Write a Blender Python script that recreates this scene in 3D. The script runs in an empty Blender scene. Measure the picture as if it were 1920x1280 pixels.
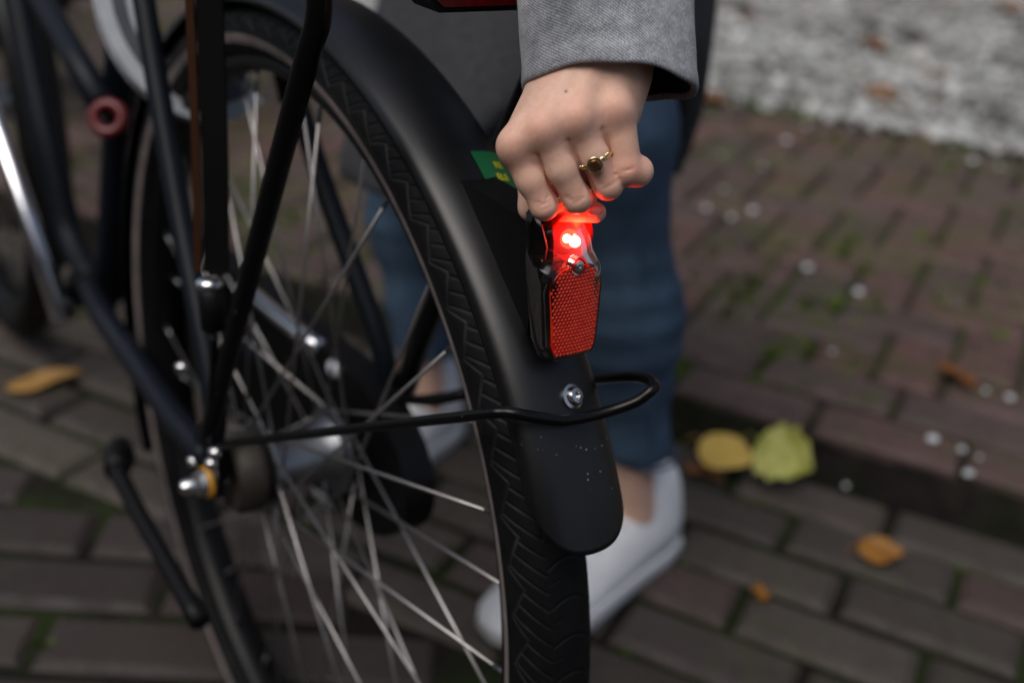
import bpy, bmesh, math, random
import numpy as np
from mathutils import Vector, Matrix

random.seed(7); rng = np.random.default_rng(7)
scene = bpy.context.scene
col = scene.collection
R = math.radians

# ------------------------------------------------------------------ camera
cam_d = bpy.data.cameras.new("camera"); cam = bpy.data.objects.new("camera", cam_d); col.objects.link(cam)
CR = Vector((0.8213, -0.5640, 0.0859)); CU = Vector((0.1848, 0.4054, 0.8953)); CD = Vector((0.5397, 0.7195, -0.4371))
CR.normalize(); CU = (CU - CU.dot(CR) * CR).normalized(); CD = -CR.cross(CU)
m = Matrix((CR, CU, CR.cross(CU))).transposed().to_4x4()
m.translation = Vector((-0.3368, -0.7158, 0.8559))
cam.matrix_world = m
cam_d.lens = 40; cam_d.sensor_width = 36; cam_d.clip_start = 0.02; cam_d.clip_end = 600
cam_d.dof.use_dof = True; cam_d.dof.focus_distance = 0.556; cam_d.dof.aperture_fstop = 4.0
cam_d.dof.aperture_blades = 0
scene.camera = cam

# ------------------------------------------------------------------ light
world = bpy.data.worlds.new("World"); scene.world = world; world.use_nodes = True
nt = world.node_tree; nt.nodes.clear()
sky = nt.nodes.new("ShaderNodeTexSky"); sky.sky_type = 'NISHITA'; sky.sun_disc = False
SUN_EL, SUN_AZ = R(57), R(252)            # azimuth clockwise from +Y
sky.sun_elevation = SUN_EL; sky.sun_rotation = SUN_AZ; sky.air_density = 1.0; sky.dust_density = 4.0; sky.ozone_density = 1.0
hs = nt.nodes.new("ShaderNodeHueSaturation"); hs.inputs['Saturation'].default_value = 0.8
bg = nt.nodes.new("ShaderNodeBackground"); bg.inputs['Strength'].default_value = 0.09
wo = nt.nodes.new("ShaderNodeOutputWorld")
nt.links.new(sky.outputs[0], hs.inputs['Color']); nt.links.new(hs.outputs[0], bg.inputs[0]); nt.links.new(bg.outputs[0], wo.inputs[0])
sun_d = bpy.data.lights.new("sun", 'SUN'); sun = bpy.data.objects.new("sun", sun_d); col.objects.link(sun)
sun_d.energy = 1.5; sun_d.angle = R(50); sun_d.color = (1.0, 0.97, 0.93)
sd = Vector((math.sin(SUN_AZ) * math.cos(SUN_EL), math.cos(SUN_AZ) * math.cos(SUN_EL), math.sin(SUN_EL)))
sun.rotation_euler = sd.to_track_quat('Z', 'Y').to_euler()
vs = scene.view_settings
vs.view_transform = 'Standard'; vs.look = 'None'; vs.exposure = 0.2; vs.gamma = 1; vs.use_curve_mapping = False
scene.cycles.use_denoising = True
scene.cycles.max_bounces = 8; scene.cycles.transparent_max_bounces = 12
scene.cycles.sample_clamp_indirect = 4.0; scene.cycles.sample_clamp_direct = 0.0
scene.cycles.caustics_reflective = False; scene.cycles.caustics_refractive = False

# ------------------------------------------------------------------ materials
class NB:
    def __init__(s, name):
        s.m = bpy.data.materials.new(name); s.m.use_nodes = True; s.t = s.m.node_tree; s.t.nodes.clear()
        s.out = s.n("ShaderNodeOutputMaterial")
    def n(s, typ, **kw):
        x = s.t.nodes.new(typ)
        for k, v in kw.items(): setattr(x, k, v)
        return x
    def l(s, a, b): s.t.links.new(a, b)
    def pr(s, **kw):
        p = s.n("ShaderNodeBsdfPrincipled"); s.l(p.outputs[0], s.out.inputs[0])
        for k, v in kw.items(): s.set(p.inputs[k.replace('_', ' ')], v)
        s.p = p; return p
    def set(s, inp, v):
        if isinstance(v, bpy.types.NodeSocket): s.l(v, inp)
        elif isinstance(v, tuple) and len(v) == 3 and inp.type == 'RGBA': inp.default_value = (*v, 1)
        else: inp.default_value = v
    def coord(s, which='Object'): return s.n("ShaderNodeTexCoord").outputs[which]
    def noise(s, scale, detail=3, vec=None, rough=.55, out=0):
        x = s.n("ShaderNodeTexNoise"); x.inputs['Scale'].default_value = scale; x.inputs['Detail'].default_value = detail
        x.inputs['Roughness'].default_value = rough
        s.l(vec if vec is not None else s.coord(), x.inputs['Vector']); return x.outputs[out]
    def ramp(s, fac, stops):
        x = s.n("ShaderNodeValToRGB"); e = x.color_ramp.elements
        while len(e) < len(stops): e.new(.5)
        for el, (p, c) in zip(e, stops):
            el.position = p; el.color = (*c, 1) if isinstance(c, tuple) else (c, c, c, 1)
        s.l(fac, x.inputs[0]); return x.outputs[0]
    def mix(s, fac, a, b, typ='MIX'):
        x = s.n("ShaderNodeMix", data_type='RGBA', blend_type=typ)
        s.set(x.inputs[0], fac); s.set(x.inputs[6], a); s.set(x.inputs[7], b); return x.outputs[2]
    def math(s, op, a, b=0.0):
        x = s.n("ShaderNodeMath", operation=op); s.set(x.inputs[0], a); s.set(x.inputs[1], b); return x.outputs[0]
    def bump(s, h, strength=.3, dist=.001):
        x = s.n("ShaderNodeBump"); x.inputs['Strength'].default_value = strength; x.inputs['Distance'].default_value = dist
        s.l(h, x.inputs['Height']); s.l(x.outputs[0], s.p.inputs['Normal']); return x

def simple(name, c, rough=.5, metal=0.0, bscale=None, bstr=.15, bdist=.0005, vary=.15, vscale=30, spec=.5):
    b = NB(name); n = b.noise(vscale, 4)
    c2 = tuple(x * (1 - vary) for x in c); c3 = tuple(min(1, x * (1 + vary)) for x in c)
    b.pr(Base_Color=b.ramp(n, [(.3, c2), (.7, c3)]), Roughness=rough, Metallic=metal, Specular_IOR_Level=spec)
    if bscale: b.bump(b.noise(bscale, 4), bstr, bdist)
    return b.m

def dusty_black(name, base, rough, dust=.25, speck=.985, bscale=900, bstr=.05, spec=.4):
    """black paint or plastic with a thin film of dust and a few pale specks"""
    b = NB(name)
    v = b.n("ShaderNodeTexVoronoi"); v.inputs['Scale'].default_value = 330; b.l(b.coord(), v.inputs['Vector'])
    patch = b.ramp(b.noise(28, 3), [(.50, 0.0), (.64, 1.0)])
    dot = b.math('LESS_THAN', v.outputs['Distance'], .19)
    zz = b.n('ShaderNodeSeparateXYZ'); b.l(b.coord(), zz.inputs[0]); patch = b.math('MULTIPLY', patch, b.ramp(b.math('MULTIPLY_ADD', zz.outputs[2], -4.0) if False else b.math('SUBTRACT', .585, zz.outputs[2]), [(0.0, 0.0), (.07, 1.0)]))
    pick = b.math('GREATER_THAN', b.n("ShaderNodeSeparateColor").outputs[0], speck)
    sep = pick.node.inputs[0].links[0].from_node; b.l(v.outputs['Color'], sep.inputs[0])
    sp = b.math('MULTIPLY', b.math('MULTIPLY', dot, pick), patch)
    film = b.ramp(b.noise(60, 5), [(.35, base), (.8, tuple(x + .012 * dust * 4 for x in base))])
    b.pr(Base_Color=b.mix(sp, film, (.35, .34, .32)), Roughness=b.math('ADD', rough, b.math('MULTIPLY', sp, .3)), Specular_IOR_Level=spec)
    b.bump(b.noise(bscale, 3), bstr, .0003)
    return b.m

M = {}
M['guard'] = dusty_black('satin_black_guard', (.003, .0033, .004), .36, speck=.66, dust=.06, spec=.5, bscale=1500, bstr=.16)
M['frame'] = simple('blue_black_paint', (.005, .0075, .0125), .45, vary=.1, spec=.2)
M['black_metal'] = dusty_black('black_painted_wire', (.002, .002, .0025), .3, speck=.95, dust=.05, spec=.28)
M['black_plastic'] = simple('black_plastic', (.003, .003, .0035), .5, bscale=400, bstr=.1, spec=.22)
M['rim'] = simple('black_rim', (.003, .003, .0035), .42, spec=.3)
M['steel'] = simple('steel', (.62, .62, .62), .25, 1.0)
M['spoke'] = simple('dull_spoke_steel', (.46, .44, .43), .42, 1.0, vary=.3, vscale=12)
M['alu'] = simple('grey_hub_alloy', (.30, .31, .33), .42, 1.0, vary=.2)
M['brake'] = simple('dull_brake_alloy', (.10, .085, .07), .55, .7, vary=.3)
M['chrome'] = simple('polished_alloy', (.82, .83, .86), .2, 1.0)
M['silver'] = simple('silver_plastic', (.62, .66, .72), .38, .15)
M['lock_grey'] = simple('grey_plastic', (.10, .11, .13), .45)
M['yellow_nut'] = simple('yellow_plastic', (.55, .26, .015), .45)
M['red_plastic'] = simple('red_plastic', (.13, .012, .016), .35)
M['strap_black'] = simple('black_rubber_strap', (.002, .002, .002), .7, spec=.15)
M['strap_brown'] = simple('brown_rubber_strap', (.042, .016, .007), .6, spec=.15)

def m_tyre():
    b = NB('tyre_rubber')
    n = b.noise(45, 5); g = b.noise(300, 3)
    at = b.n('ShaderNodeAttribute', attribute_name='dust')
    spk = b.ramp(b.noise(700, 2), [(.70, 0.0), (.76, .5)])
    cc = b.mix(b.ramp(n, [(.45, 0.0), (.75, 1.0)]), (.0035, .004, .005), (.009, .0088, .0088))
    cc = b.mix(spk, cc, (.05, .047, .043))
    b.pr(Base_Color=b.mix(b.math('MULTIPLY', at.outputs['Fac'], b.ramp(b.noise(70, 4), [(.3, .15), (.65, .9)])), cc, (.052, .056, .060)), Roughness=.58, Specular_IOR_Level=.2)
    b.bump(g, .25, .0004); return b.m
M['tyre'] = m_tyre()
M['stripe'] = simple('dusty_reflective_stripe', (.19, .16, .155), .5, bscale=500, bstr=.2, vary=.3, vscale=60)

def m_skin():
    b = NB('skin')
    at = b.n("ShaderNodeAttribute", attribute_name='flush'); mo = b.n("ShaderNodeAttribute", attribute_name='mole')
    base = b.ramp(b.noise(75, 6, rough=.65), [(.3, (.77, .475, .355)), (.7, (.87, .59, .465))])
    fine = b.mix(b.ramp(b.noise(380, 3), [(.4, 0.0), (.75, .4)]), base, (.74, .38, .27))
    red = b.mix(b.math('MULTIPLY', at.outputs['Fac'], .6), fine, (.74, .30, .22))
    c = b.mix(mo.outputs['Fac'], red, (.12, .045, .03))
    b.pr(Base_Color=c, Roughness=b.ramp(b.noise(250, 3), [(.3, .42), (.7, .56)]), Specular_IOR_Level=.3, Subsurface_Weight=.18, Subsurface_Scale=.0022,
         Subsurface_Radius=(1.0, .35, .18))
    v = b.n("ShaderNodeTexVoronoi"); v.inputs['Scale'].default_value = 1100; b.l(b.coord(), v.inputs['Vector'])
    h = b.math('ADD', b.math('MULTIPLY', v.outputs['Distance'], .4), b.noise(420, 4))
    b.bump(h, .22, .00035); return b.m
M['skin'] = m_skin()
M['nail'] = simple('nail', (.58, .33, .27), .28)

def m_wool():
    b = NB('grey_wool_twill')
    uv = b.coord('UV')
    mp = b.n("ShaderNodeMapping"); mp.inputs['Rotation'].default_value = (0, 0, R(52)); mp.inputs['Scale'].default_value = (1, 1, 1); b.l(uv, mp.inputs[0])
    warp = b.noise(55, 3, uv, out=1)
    add = b.n("ShaderNodeVectorMath", operation='MULTIPLY_ADD'); b.l(warp, add.inputs[0]); add.inputs[1].default_value = (.0016, .0016, 0); b.l(mp.outputs[0], add.inputs[2])
    w = b.n("ShaderNodeTexWave"); w.inputs['Scale'].default_value = 260; w.inputs['Distortion'].default_value = 1.2; w.inputs['Detail'].default_value = 2; w.inputs['Detail Scale'].default_value = 3
    b.l(add.outputs[0], w.inputs[0])
    mp2 = b.n("ShaderNodeMapping"); mp2.inputs['Rotation'].default_value = (0, 0, R(52)); mp2.inputs['Scale'].default_value = (1, .35, 1); b.l(uv, mp2.inputs[0])
    f1 = b.noise(1700, 3, mp2.outputs[0], .7); f2 = b.noise(160, 4, uv); f3 = b.noise(30, 3, uv)
    s = b.math('ADD', b.math('MULTIPLY', w.outputs[1], .13), b.math('MULTIPLY', f1, .60))
    s = b.math('ADD', s, b.math('MULTIPLY', f2, .32)); s = b.math('ADD', s, b.math('MULTIPLY', f3, .15))
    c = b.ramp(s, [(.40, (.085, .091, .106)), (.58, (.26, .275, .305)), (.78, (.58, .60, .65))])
    b.pr(Base_Color=c, Roughness=.95, Specular_IOR_Level=.15, Sheen_Weight=.25, Sheen_Roughness=.5)
    b.bump(s, .6, .0012); return b.m
M['wool'] = m_wool()
M['wool_shaded'] = simple('shaded_grey_wool', (.060, .063, .071), .95, bscale=300, bstr=.4, bdist=.001, vary=.25, vscale=150, spec=.2)  # same wool as the left sleeve, darkened to paint shade into the coat
M['lining'] = simple('dark_lining', (.012, .012, .014), .7)

def m_jeans():
    b = NB('blue_denim')
    c = b.ramp(b.noise(26, 5), [(.3, (.026, .054, .098)), (.72, (.060, .108, .178))])
    f = b.noise(900, 3)
    b.pr(Base_Color=b.mix(b.math('MULTIPLY', f, .35), c, (.10, .14, .19)), Roughness=.9, Specular_IOR_Level=.2)
    b.bump(f, .4, .0006); return b.m
M['jeans'] = m_jeans()
M['shoe'] = simple('white_shoe_leather', (.83, .85, .87), .5, bscale=200, bstr=.1, vary=.05)
M['sole'] = simple('white_rubber_sole', (.72, .74, .76), .6, vary=.06)
M['hair'] = simple('brown_hair', (.06, .035, .02), .5, bscale=120, bstr=.5)
M['gold'] = simple('gold', (.88, .70, .38), .18, 1.0, vary=.05)
M['stone'] = simple('dark_engraved_gold', (.40, .20, .09), .3, 1.0, bscale=900, bstr=.5)

def m_brick(name, stops, moss, dust=(.15, .122, .10)):
    b = NB(name)
    oi = b.n("ShaderNodeObjectInfo")
    geo = b.n("ShaderNodeNewGeometry")
    base = b.ramp(oi.outputs['Random'], stops)
    n1 = b.noise(22, 5, geo.outputs['Position']); n2 = b.noise(160, 4, geo.outputs['Position']); n3 = b.noise(5.5, 3, geo.outputs['Position'])
    c = b.mix(b.ramp(n1, [(.35, 0.0), (.75, .55)]), base, (.030, .025, .022))
    c = b.mix(b.ramp(n2, [(.45, 0.0), (.8, .30)]), c, dust)
    ms = b.math('MULTIPLY', b.ramp(n3, [(.42, 0.0), (.62, 1.0)]), b.ramp(b.noise(34, 5, geo.outputs['Position']), [(.42, 0.0), (.6, 1.0)]))
    c = b.mix(b.math('MULTIPLY', ms, moss), c, (.062, .080, .014))
    b.pr(Base_Color=c, Roughness=b.ramp(n1, [(.3, .55), (.7, .85)]), Specular_IOR_Level=.4)
    b.bump(b.math('ADD', n2, b.math('MULTIPLY', n1, .8)), .55, .003); return b.m
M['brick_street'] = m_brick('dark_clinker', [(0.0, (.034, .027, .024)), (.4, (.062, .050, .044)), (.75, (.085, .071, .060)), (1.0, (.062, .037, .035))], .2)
M['brick_left_shaded'] = m_brick('shaded_purple_clinker', [(0.0, (.020, .014, .014)), (.4, (.034, .025, .023)), (.75, (.046, .036, .033)), (1.0, (.050, .026, .027))], .1, (.060, .047, .040))  # purplish brick; brick and dust tones darkened further to paint in left-hand shade
M['brick_pave'] = m_brick('purple_red_clinker', [(0.0, (.060, .038, .038)), (.4, (.092, .062, .058)), (.7, (.115, .060, .053)), (1.0, (.073, .055, .051))], .75)

def m_soil(name, a, bcol, green, amt):
    b = NB(name); geo = b.n("ShaderNodeNewGeometry")
    n = b.noise(30, 5, geo.outputs['Position']); c = b.ramp(n, [(.3, a), (.7, bcol)])
    g = b.math('MULTIPLY', b.ramp(b.noise(7, 4, geo.outputs['Position']), [(.45, 0.0), (.62, 1.0)]), amt)
    b.pr(Base_Color=b.mix(g, c, green), Roughness=.95, Specular_IOR_Level=.15); b.bump(b.noise(140, 5, geo.outputs['Position']), .8, .006); return b.m
M['joint'] = m_soil('dark_joint_sand', (.008, .007, .006), (.020, .017, .014), (.020, .034, .007), .8)
M['joint_moss'] = m_soil('mossy_joint_sand', (.020, .016, .012), (.045, .036, .030), (.036, .056, .011), .9)
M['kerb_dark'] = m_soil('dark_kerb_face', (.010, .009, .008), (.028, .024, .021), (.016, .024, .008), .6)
M['gravel_bed'] = m_soil('pale_gravel_bed', (.20, .20, .185), (.34, .34, .325), (.12, .13, .07), .3)
M['moss'] = simple('moss_green', (.070, .108, .016), .9, vary=.5, vscale=20, spec=.2)

def m_pebble():
    b = NB('pale_pebbles'); at = b.n("ShaderNodeAttribute", attribute_name='tone')
    c = b.ramp(at.outputs['Fac'], [(0.0, (.05, .048, .045)), (.22, (.17, .17, .16)), (.5, (.32, .33, .32)), (.9, (.55, .56, .55)), (1.0, (.20, .11, .06))])
    b.pr(Base_Color=c, Roughness=.7); return b.m
M['pebble'] = m_pebble()
M['white_pebble'] = simple('white_pebble', (.62, .64, .66), .5)

def m_leaf(name, a, c2):
    b = NB(name); n = b.noise(38, 4)
    b.pr(Base_Color=b.ramp(n, [(.32, a), (.68, c2)]), Roughness=.55, Specular_IOR_Level=.35); b.bump(b.noise(120, 3), .3, .001); return b.m
M['leaf_yellow'] = m_leaf('yellow_leaf', (.52, .33, .06), (.66, .47, .12))
M['leaf_lime'] = m_leaf('lime_leaf', (.30, .32, .05), (.58, .56, .17))
M['leaf_orange'] = m_leaf('orange_leaf', (.22, .09, .012), (.36, .16, .025))
M['leaf_brown'] = m_leaf('brown_leaf', (.13, .05, .014), (.24, .09, .025))
M['leaf_tan'] = m_leaf('tan_leaf', (.28, .16, .05), (.36, .20, .05))

def m_clear(name, tint, rough=.08, spec=.5, opaque=0.0, body=(.02, .02, .02)):
    """thin moulded plastic one sees through: a tinted see-through layer under a gloss coat"""
    b = NB(name)
    tr = b.n("ShaderNodeBsdfTransparent"); tr.inputs[0].default_value = (*tint, 1)
    df = b.n("ShaderNodeBsdfPrincipled"); df.inputs['Base Color'].default_value = (*body, 1); df.inputs['Roughness'].default_value = rough
    gl = b.n("ShaderNodeBsdfGlossy"); gl.inputs['Roughness'].default_value = rough
    fr = b.n("ShaderNodeFresnel"); fr.inputs[0].default_value = 1.5
    m1 = b.n("ShaderNodeMixShader"); m1.inputs[0].default_value = opaque; b.l(tr.outputs[0], m1.inputs[1]); b.l(df.outputs[0], m1.inputs[2])
    m2 = b.n("ShaderNodeMixShader"); b.l(b.math('MULTIPLY', fr.outputs[0], .38), m2.inputs[0]); b.l(m1.outputs[0], m2.inputs[1]); b.l(gl.outputs[0], m2.inputs[2])
    b.l(m2.outputs[0], b.out.inputs[0]); return b.m
M['smoke'] = m_clear('smoke_tinted_plastic', (.30, .24, .25), .12, opaque=.30, body=(.012, .011, .012))
def m_lens():
    b = NB('red_tinted_lens'); tr = b.n("ShaderNodeBsdfTransparent"); tr.inputs[0].default_value = (.97, .40, .36, 1)
    tl_ = b.n("ShaderNodeBsdfTranslucent"); tl_.inputs[0].default_value = (.85, .05, .03, 1)
    gl = b.n("ShaderNodeBsdfGlossy"); gl.inputs['Roughness'].default_value = .09
    m1 = b.n("ShaderNodeMixShader"); m1.inputs[0].default_value = .34; b.l(tr.outputs[0], m1.inputs[1]); b.l(tl_.outputs[0], m1.inputs[2])
    fr = b.n("ShaderNodeFresnel"); m2 = b.n("ShaderNodeMixShader"); b.l(b.math('MULTIPLY', fr.outputs[0], .8), m2.inputs[0])
    b.l(m1.outputs[0], m2.inputs[1]); b.l(gl.outputs[0], m2.inputs[2]); b.l(m2.outputs[0], b.out.inputs[0]); return b.m
M['red_lens'] = m_lens()
def m_reflector():
    b = NB('red_prism_reflector')
    n = b.noise(240, 3)
    b.pr(Base_Color=b.ramp(n, [(.3, (.66, .020, .008)), (.7, (.82, .048, .016))]), Roughness=.22, Specular_IOR_Level=.6, Coat_Weight=.3)
    return b.m
M['reflector'] = m_reflector()
M['rack_reflector'] = simple('dark_red_reflector', (.10, .004, .004), .2, vary=.3, vscale=200)
M['inner_red'] = simple('red_inner_reflector', (.62, .05, .03), .3)
M['inner_metal'] = simple('inner_contact', (.45, .30, .16), .35, .9)
def emit(name, c, s):
    b = NB(name); e = b.n("ShaderNodeEmission"); e.inputs[0].default_value = (*c, 1); e.inputs[1].default_value = s
    b.l(e.outputs[0], b.out.inputs[0]); return b.m
M['led'] = emit('lit_led', (1.0, .55, .42), 14)
M['led_halo'] = emit('lit_led_collar', (1.0, .16, .08), 3.0)
M['green'] = simple('green_sticker', (.004, .11, .03), .35, vary=.1)
M['yellow_print'] = simple('yellow_print', (.50, .46, .01), .4, vary=.05)

# ------------------------------------------------------------------ builders
def tag(o, label=None, cat=None, group=None, kind=None):
    if label: o['label'] = label
    if cat: o['category'] = cat
    if group: o['group'] = group
    if kind: o['kind'] = kind
    return o

def link(name, me, mat=None, parent=None):
    o = bpy.data.objects.new(name, me); col.objects.link(o)
    if mat is not None and not me.materials: me.materials.append(M[mat] if isinstance(mat, str) else mat)
    if parent is not None:
        o.parent = parent; o.matrix_parent_inverse = Matrix.Translation(-Vector(world_loc(parent)))
    return o
def world_loc(o):
    v = Vector(o.location)
    if o.parent: v = v + Vector(world_loc(o.parent)) - (Vector(world_loc(o.parent)) if True else 0)
    return v
def empty(name, loc, label, cat, group=None):
    o = bpy.data.objects.new(name, None); col.objects.link(o); o.location = loc; o.empty_display_size = .05
    return tag(o, label, cat, group)

def mesh(name, V, F, smooth=True):
    me = bpy.data.meshes.new(name)
    V = np.asarray(V, dtype=np.float32)
    if isinstance(F, np.ndarray):
        k = F.shape[1]; me.vertices.add(len(V)); me.vertices.foreach_set('co', V.ravel())
        me.loops.add(F.size); me.loops.foreach_set('vertex_index', F.astype(np.int32).ravel())
        me.polygons.add(len(F)); me.polygons.foreach_set('loop_start', np.arange(0, F.size, k, dtype=np.int32))
        me.polygons.foreach_set('loop_total', np.full(len(F), k, dtype=np.int32))
        me.update(calc_edges=True)
    else:
        me.from_pydata([tuple(map(float, v)) for v in V], [], [tuple(map(int, f)) for f in F])
    me.validate()
    if smooth: me.polygons.foreach_set('use_smooth', np.ones(len(me.polygons), dtype=bool))
    me.update(); return me

class MB:
    def __init__(s): s.v = []; s.f = []
    def add(s, V, F):
        o = len(s.v); s.v += [tuple(map(float, p)) for p in V]; s.f += [tuple(int(i) + o for i in f) for f in F]; return s
    def grid(s, P, closed_u=False, closed_v=False, cap0=False, cap1=False, flip=False):
        """P[i][j] rows of points"""
        n, k = len(P), len(P[0]); V = [p for r in P for p in r]; F = []
        for i in range(n if closed_u else n - 1):
            for j in range(k if closed_v else k - 1):
                a, b_, c, d = i * k + j, i * k + (j + 1) % k, ((i + 1) % n) * k + (j + 1) % k, ((i + 1) % n) * k + j
                F.append((a, d, c, b_) if flip else (a, b_, c, d))
        if cap0: F.append(tuple(range(k)) if flip else tuple(reversed(range(k))))
        if cap1: F.append(tuple(reversed(range((n - 1) * k, n * k))) if flip else tuple(range((n - 1) * k, n * k)))
        return s.add(V, F)
    def tube(s, pts, r, seg=16, sub=0, cap=True, flat=None):
        pts = [Vector(p) for p in pts]; rr = list(r) if hasattr(r, '__len__') else [r] * len(pts)
        if sub: pts, rr = smooth_path(pts, rr, sub)
        rows = []; t0 = (pts[1] - pts[0]).normalized()
        up = Vector((0, 0, 1)) if abs(t0.z) < .9 else Vector((1, 0, 0)); nrm = (up - up.dot(t0) * t0).normalized()
        for i, p in enumerate(pts):
            t = (pts[min(i + 1, len(pts) - 1)] - pts[max(i - 1, 0)]).normalized()
            nrm = (nrm - nrm.dot(t) * t).normalized(); bn = t.cross(nrm)
            fx = flat or (1, 1)
            rows.append([p + rr[i] * (fx[0] * math.cos(a) * nrm + fx[1] * math.sin(a) * bn) for a in [2 * math.pi * q / seg for q in range(seg)]])
        return s.grid(rows, closed_v=True, cap0=cap, cap1=cap)
    def lathe(s, prof, c, axis, seg=32):
        c = Vector(c); ax = Vector(axis).normalized(); u = ax.orthogonal().normalized(); w = ax.cross(u)
        rows = [[c + ax * h + r * (math.cos(2 * math.pi * q / seg) * u + math.sin(2 * math.pi * q / seg) * w) for q in range(seg)] for h, r in prof]
        return s.grid(rows, closed_v=True, cap0=prof[0][1] > 1e-6, cap1=prof[-1][1] > 1e-6)
    def ball(s, c, r, seg=16, ring=10, sc=(1, 1, 1)):
        c = Vector(c)
        rows = [[c + r * Vector((sc[0] * math.sin(t) * math.cos(p), sc[1] * math.sin(t) * math.sin(p), sc[2] * math.cos(t))) for p in [2 * math.pi * q / seg for q in range(seg)]]
                for t in [math.pi * (k + .001) / ring * .9998 for k in range(ring + 1)]]
        return s.grid(rows, closed_v=True)
    def box(s, c, h, rot=None, bev=0):
        c = Vector(c); V = []
        for x in (-1, 1):
            for y in (-1, 1):
                for z in (-1, 1):
                    p = Vector((x * h[0], y * h[1], z * h[2])); V.append(c + (rot @ p if rot else p))
        return s.add(V, [(0, 1, 3, 2), (4, 6, 7, 5), (0, 4, 5, 1), (2, 3, 7, 6), (0, 2, 6, 4), (1, 5, 7, 3)])
    def build(s, name, mat, parent=None, smooth=True, angle=None):
        me = mesh(name, s.v, s.f, smooth)
        o = link(name, me, mat, parent)
        if angle is not None:
            bm = bmesh.new(); bm.from_mesh(me); bm.normal_update()
            for e in bm.edges:
                if len(e.link_faces) == 2 and e.calc_face_angle(0) > R(angle): e.smooth = False
            bm.to_mesh(me); bm.free()
        return o

def smooth_path(pts, rr, sub):
    P, Q = [], []
    n = len(pts)
    for i in range(n - 1):
        p0, p1, p2, p3 = pts[max(i - 1, 0)], pts[i], pts[i + 1], pts[min(i + 2, n - 1)]
        for k in range(sub):
            t = k / sub
            P.append(.5 * ((2 * p1) + (-p0 + p2) * t + (2 * p0 - 5 * p1 + 4 * p2 - p3) * t * t + (-p0 + 3 * p1 - 3 * p2 + p3) * t ** 3))
            Q.append(rr[i] * (1 - t) + rr[i + 1] * t)
    P.append(pts[-1]); Q.append(rr[-1]); return P, Q

# ---- implicit surfaces
def d_cone(P, a, b, ra, rb):
    a = np.asarray(a, np.float32); b = np.asarray(b, np.float32); ba = b - a
    t = np.clip(((P - a) @ ba) / max(float(ba @ ba), 1e-12), 0, 1)
    return np.linalg.norm(P - a - t[..., None] * ba, axis=-1) - (ra + (rb - ra) * t)
def d_ell(P, c, r, rot=None):
    q = P - np.asarray(c, np.float32)
    if rot is not None: q = q @ np.asarray(rot, np.float32)
    r = np.asarray(r, np.float32); k0 = np.linalg.norm(q / r, axis=-1); k1 = np.linalg.norm(q / (r * r), axis=-1)
    return k0 * (k0 - 1) / np.maximum(k1, 1e-9)
def smin(a, b, k):
    h = np.maximum(k - np.abs(a - b), 0) / k
    return np.minimum(a, b) - h * h * k * .25
def chain(P, pts, rs, k):
    d = None
    for i in range(len(pts) - 1):
        c = d_cone(P, pts[i], pts[i + 1], rs[i], rs[i + 1]); d = c if d is None else smin(d, c, k)
    return d
def grid_pts(lo, hi, h):
    ax = [np.arange(lo[i], hi[i] + h, h, dtype=np.float32) for i in range(3)]
    return np.stack(np.meshgrid(*ax, indexing='ij'), -1), np.array(lo, np.float32)
def nets(f, lo, h, relax=2):
    """surface nets: an even quad mesh on the zero level of the field f"""
    s = f < 0; nx, ny, nz = f.shape
    cnt = np.zeros((nx - 1, ny - 1, nz - 1), np.int8)
    for dx in (0, 1):
        for dy in (0, 1):
            for dz in (0, 1): cnt += s[dx:nx - 1 + dx, dy:ny - 1 + dy, dz:nz - 1 + dz]
    act = (cnt > 0) & (cnt < 8); I = np.argwhere(act); idx = -np.ones(act.shape, np.int64); idx[act] = np.arange(len(I))
    acc = np.zeros((len(I), 3)); num = np.zeros(len(I))
    cr = [(0, 0, 0), (1, 0, 0), (0, 1, 0), (1, 1, 0), (0, 0, 1), (1, 0, 1), (0, 1, 1), (1, 1, 1)]
    val = [f[I[:, 0] + c[0], I[:, 1] + c[1], I[:, 2] + c[2]] for c in cr]
    for a in range(8):
        for b in range(a + 1, 8):
            if sum(abs(cr[a][q] - cr[b][q]) for q in range(3)) != 1: continue
            m_ = (val[a] < 0) != (val[b] < 0); t = val[a] / np.where(m_, val[a] - val[b], 1)
            p = np.array(cr[a]) + t[:, None] * (np.array(cr[b]) - np.array(cr[a]))
            acc[m_] += p[m_]; num[m_] += 1
    V = lo + h * (I + acc / num[:, None])
    F = []
    for ax in range(3):
        o1, o2 = (ax + 1) % 3, (ax + 2) % 3
        sl0 = [slice(1, -1)] * 3; sl1 = [slice(1, -1)] * 3
        sl0[ax] = slice(0, -1); sl1[ax] = slice(1, None)
        A, B = s[tuple(sl0)], s[tuple(sl1)]; e = np.argwhere(A != B)
        inside = A[tuple(e.T)]
        e = e + 1; e[:, ax] -= 1
        def cell(d1, d2):
            q = e.copy(); q[:, o1] += d1; q[:, o2] += d2; return idx[tuple(q.T)]
        q = np.stack([cell(-1, -1), cell(0, -1), cell(0, 0), cell(-1, 0)], 1)
        q[~inside] = q[~inside][:, ::-1]; F.append(q)
    F = np.concatenate(F); F = F[(F >= 0).all(1)]
    for _ in range(relax):
        S = np.zeros_like(V); N = np.zeros(len(V))
        for a, b in ((0, 1), (1, 2), (2, 3), (3, 0)):
            np.add.at(S, F[:, a], V[F[:, b]]); np.add.at(N, F[:, a], 1)
            np.add.at(S, F[:, b], V[F[:, a]]); np.add.at(N, F[:, b], 1)
        V = .5 * V + .5 * S / np.maximum(N, 1)[:, None]
    return V, F

HZ = 0.358                                            # hub height
def W(r, t, x):                                       # point at radius r, angle t (0 = rearwards, 90 deg = up) in the wheel's frame
    return Vector((x, -r * math.cos(t), HZ + r * math.sin(t)))

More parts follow.
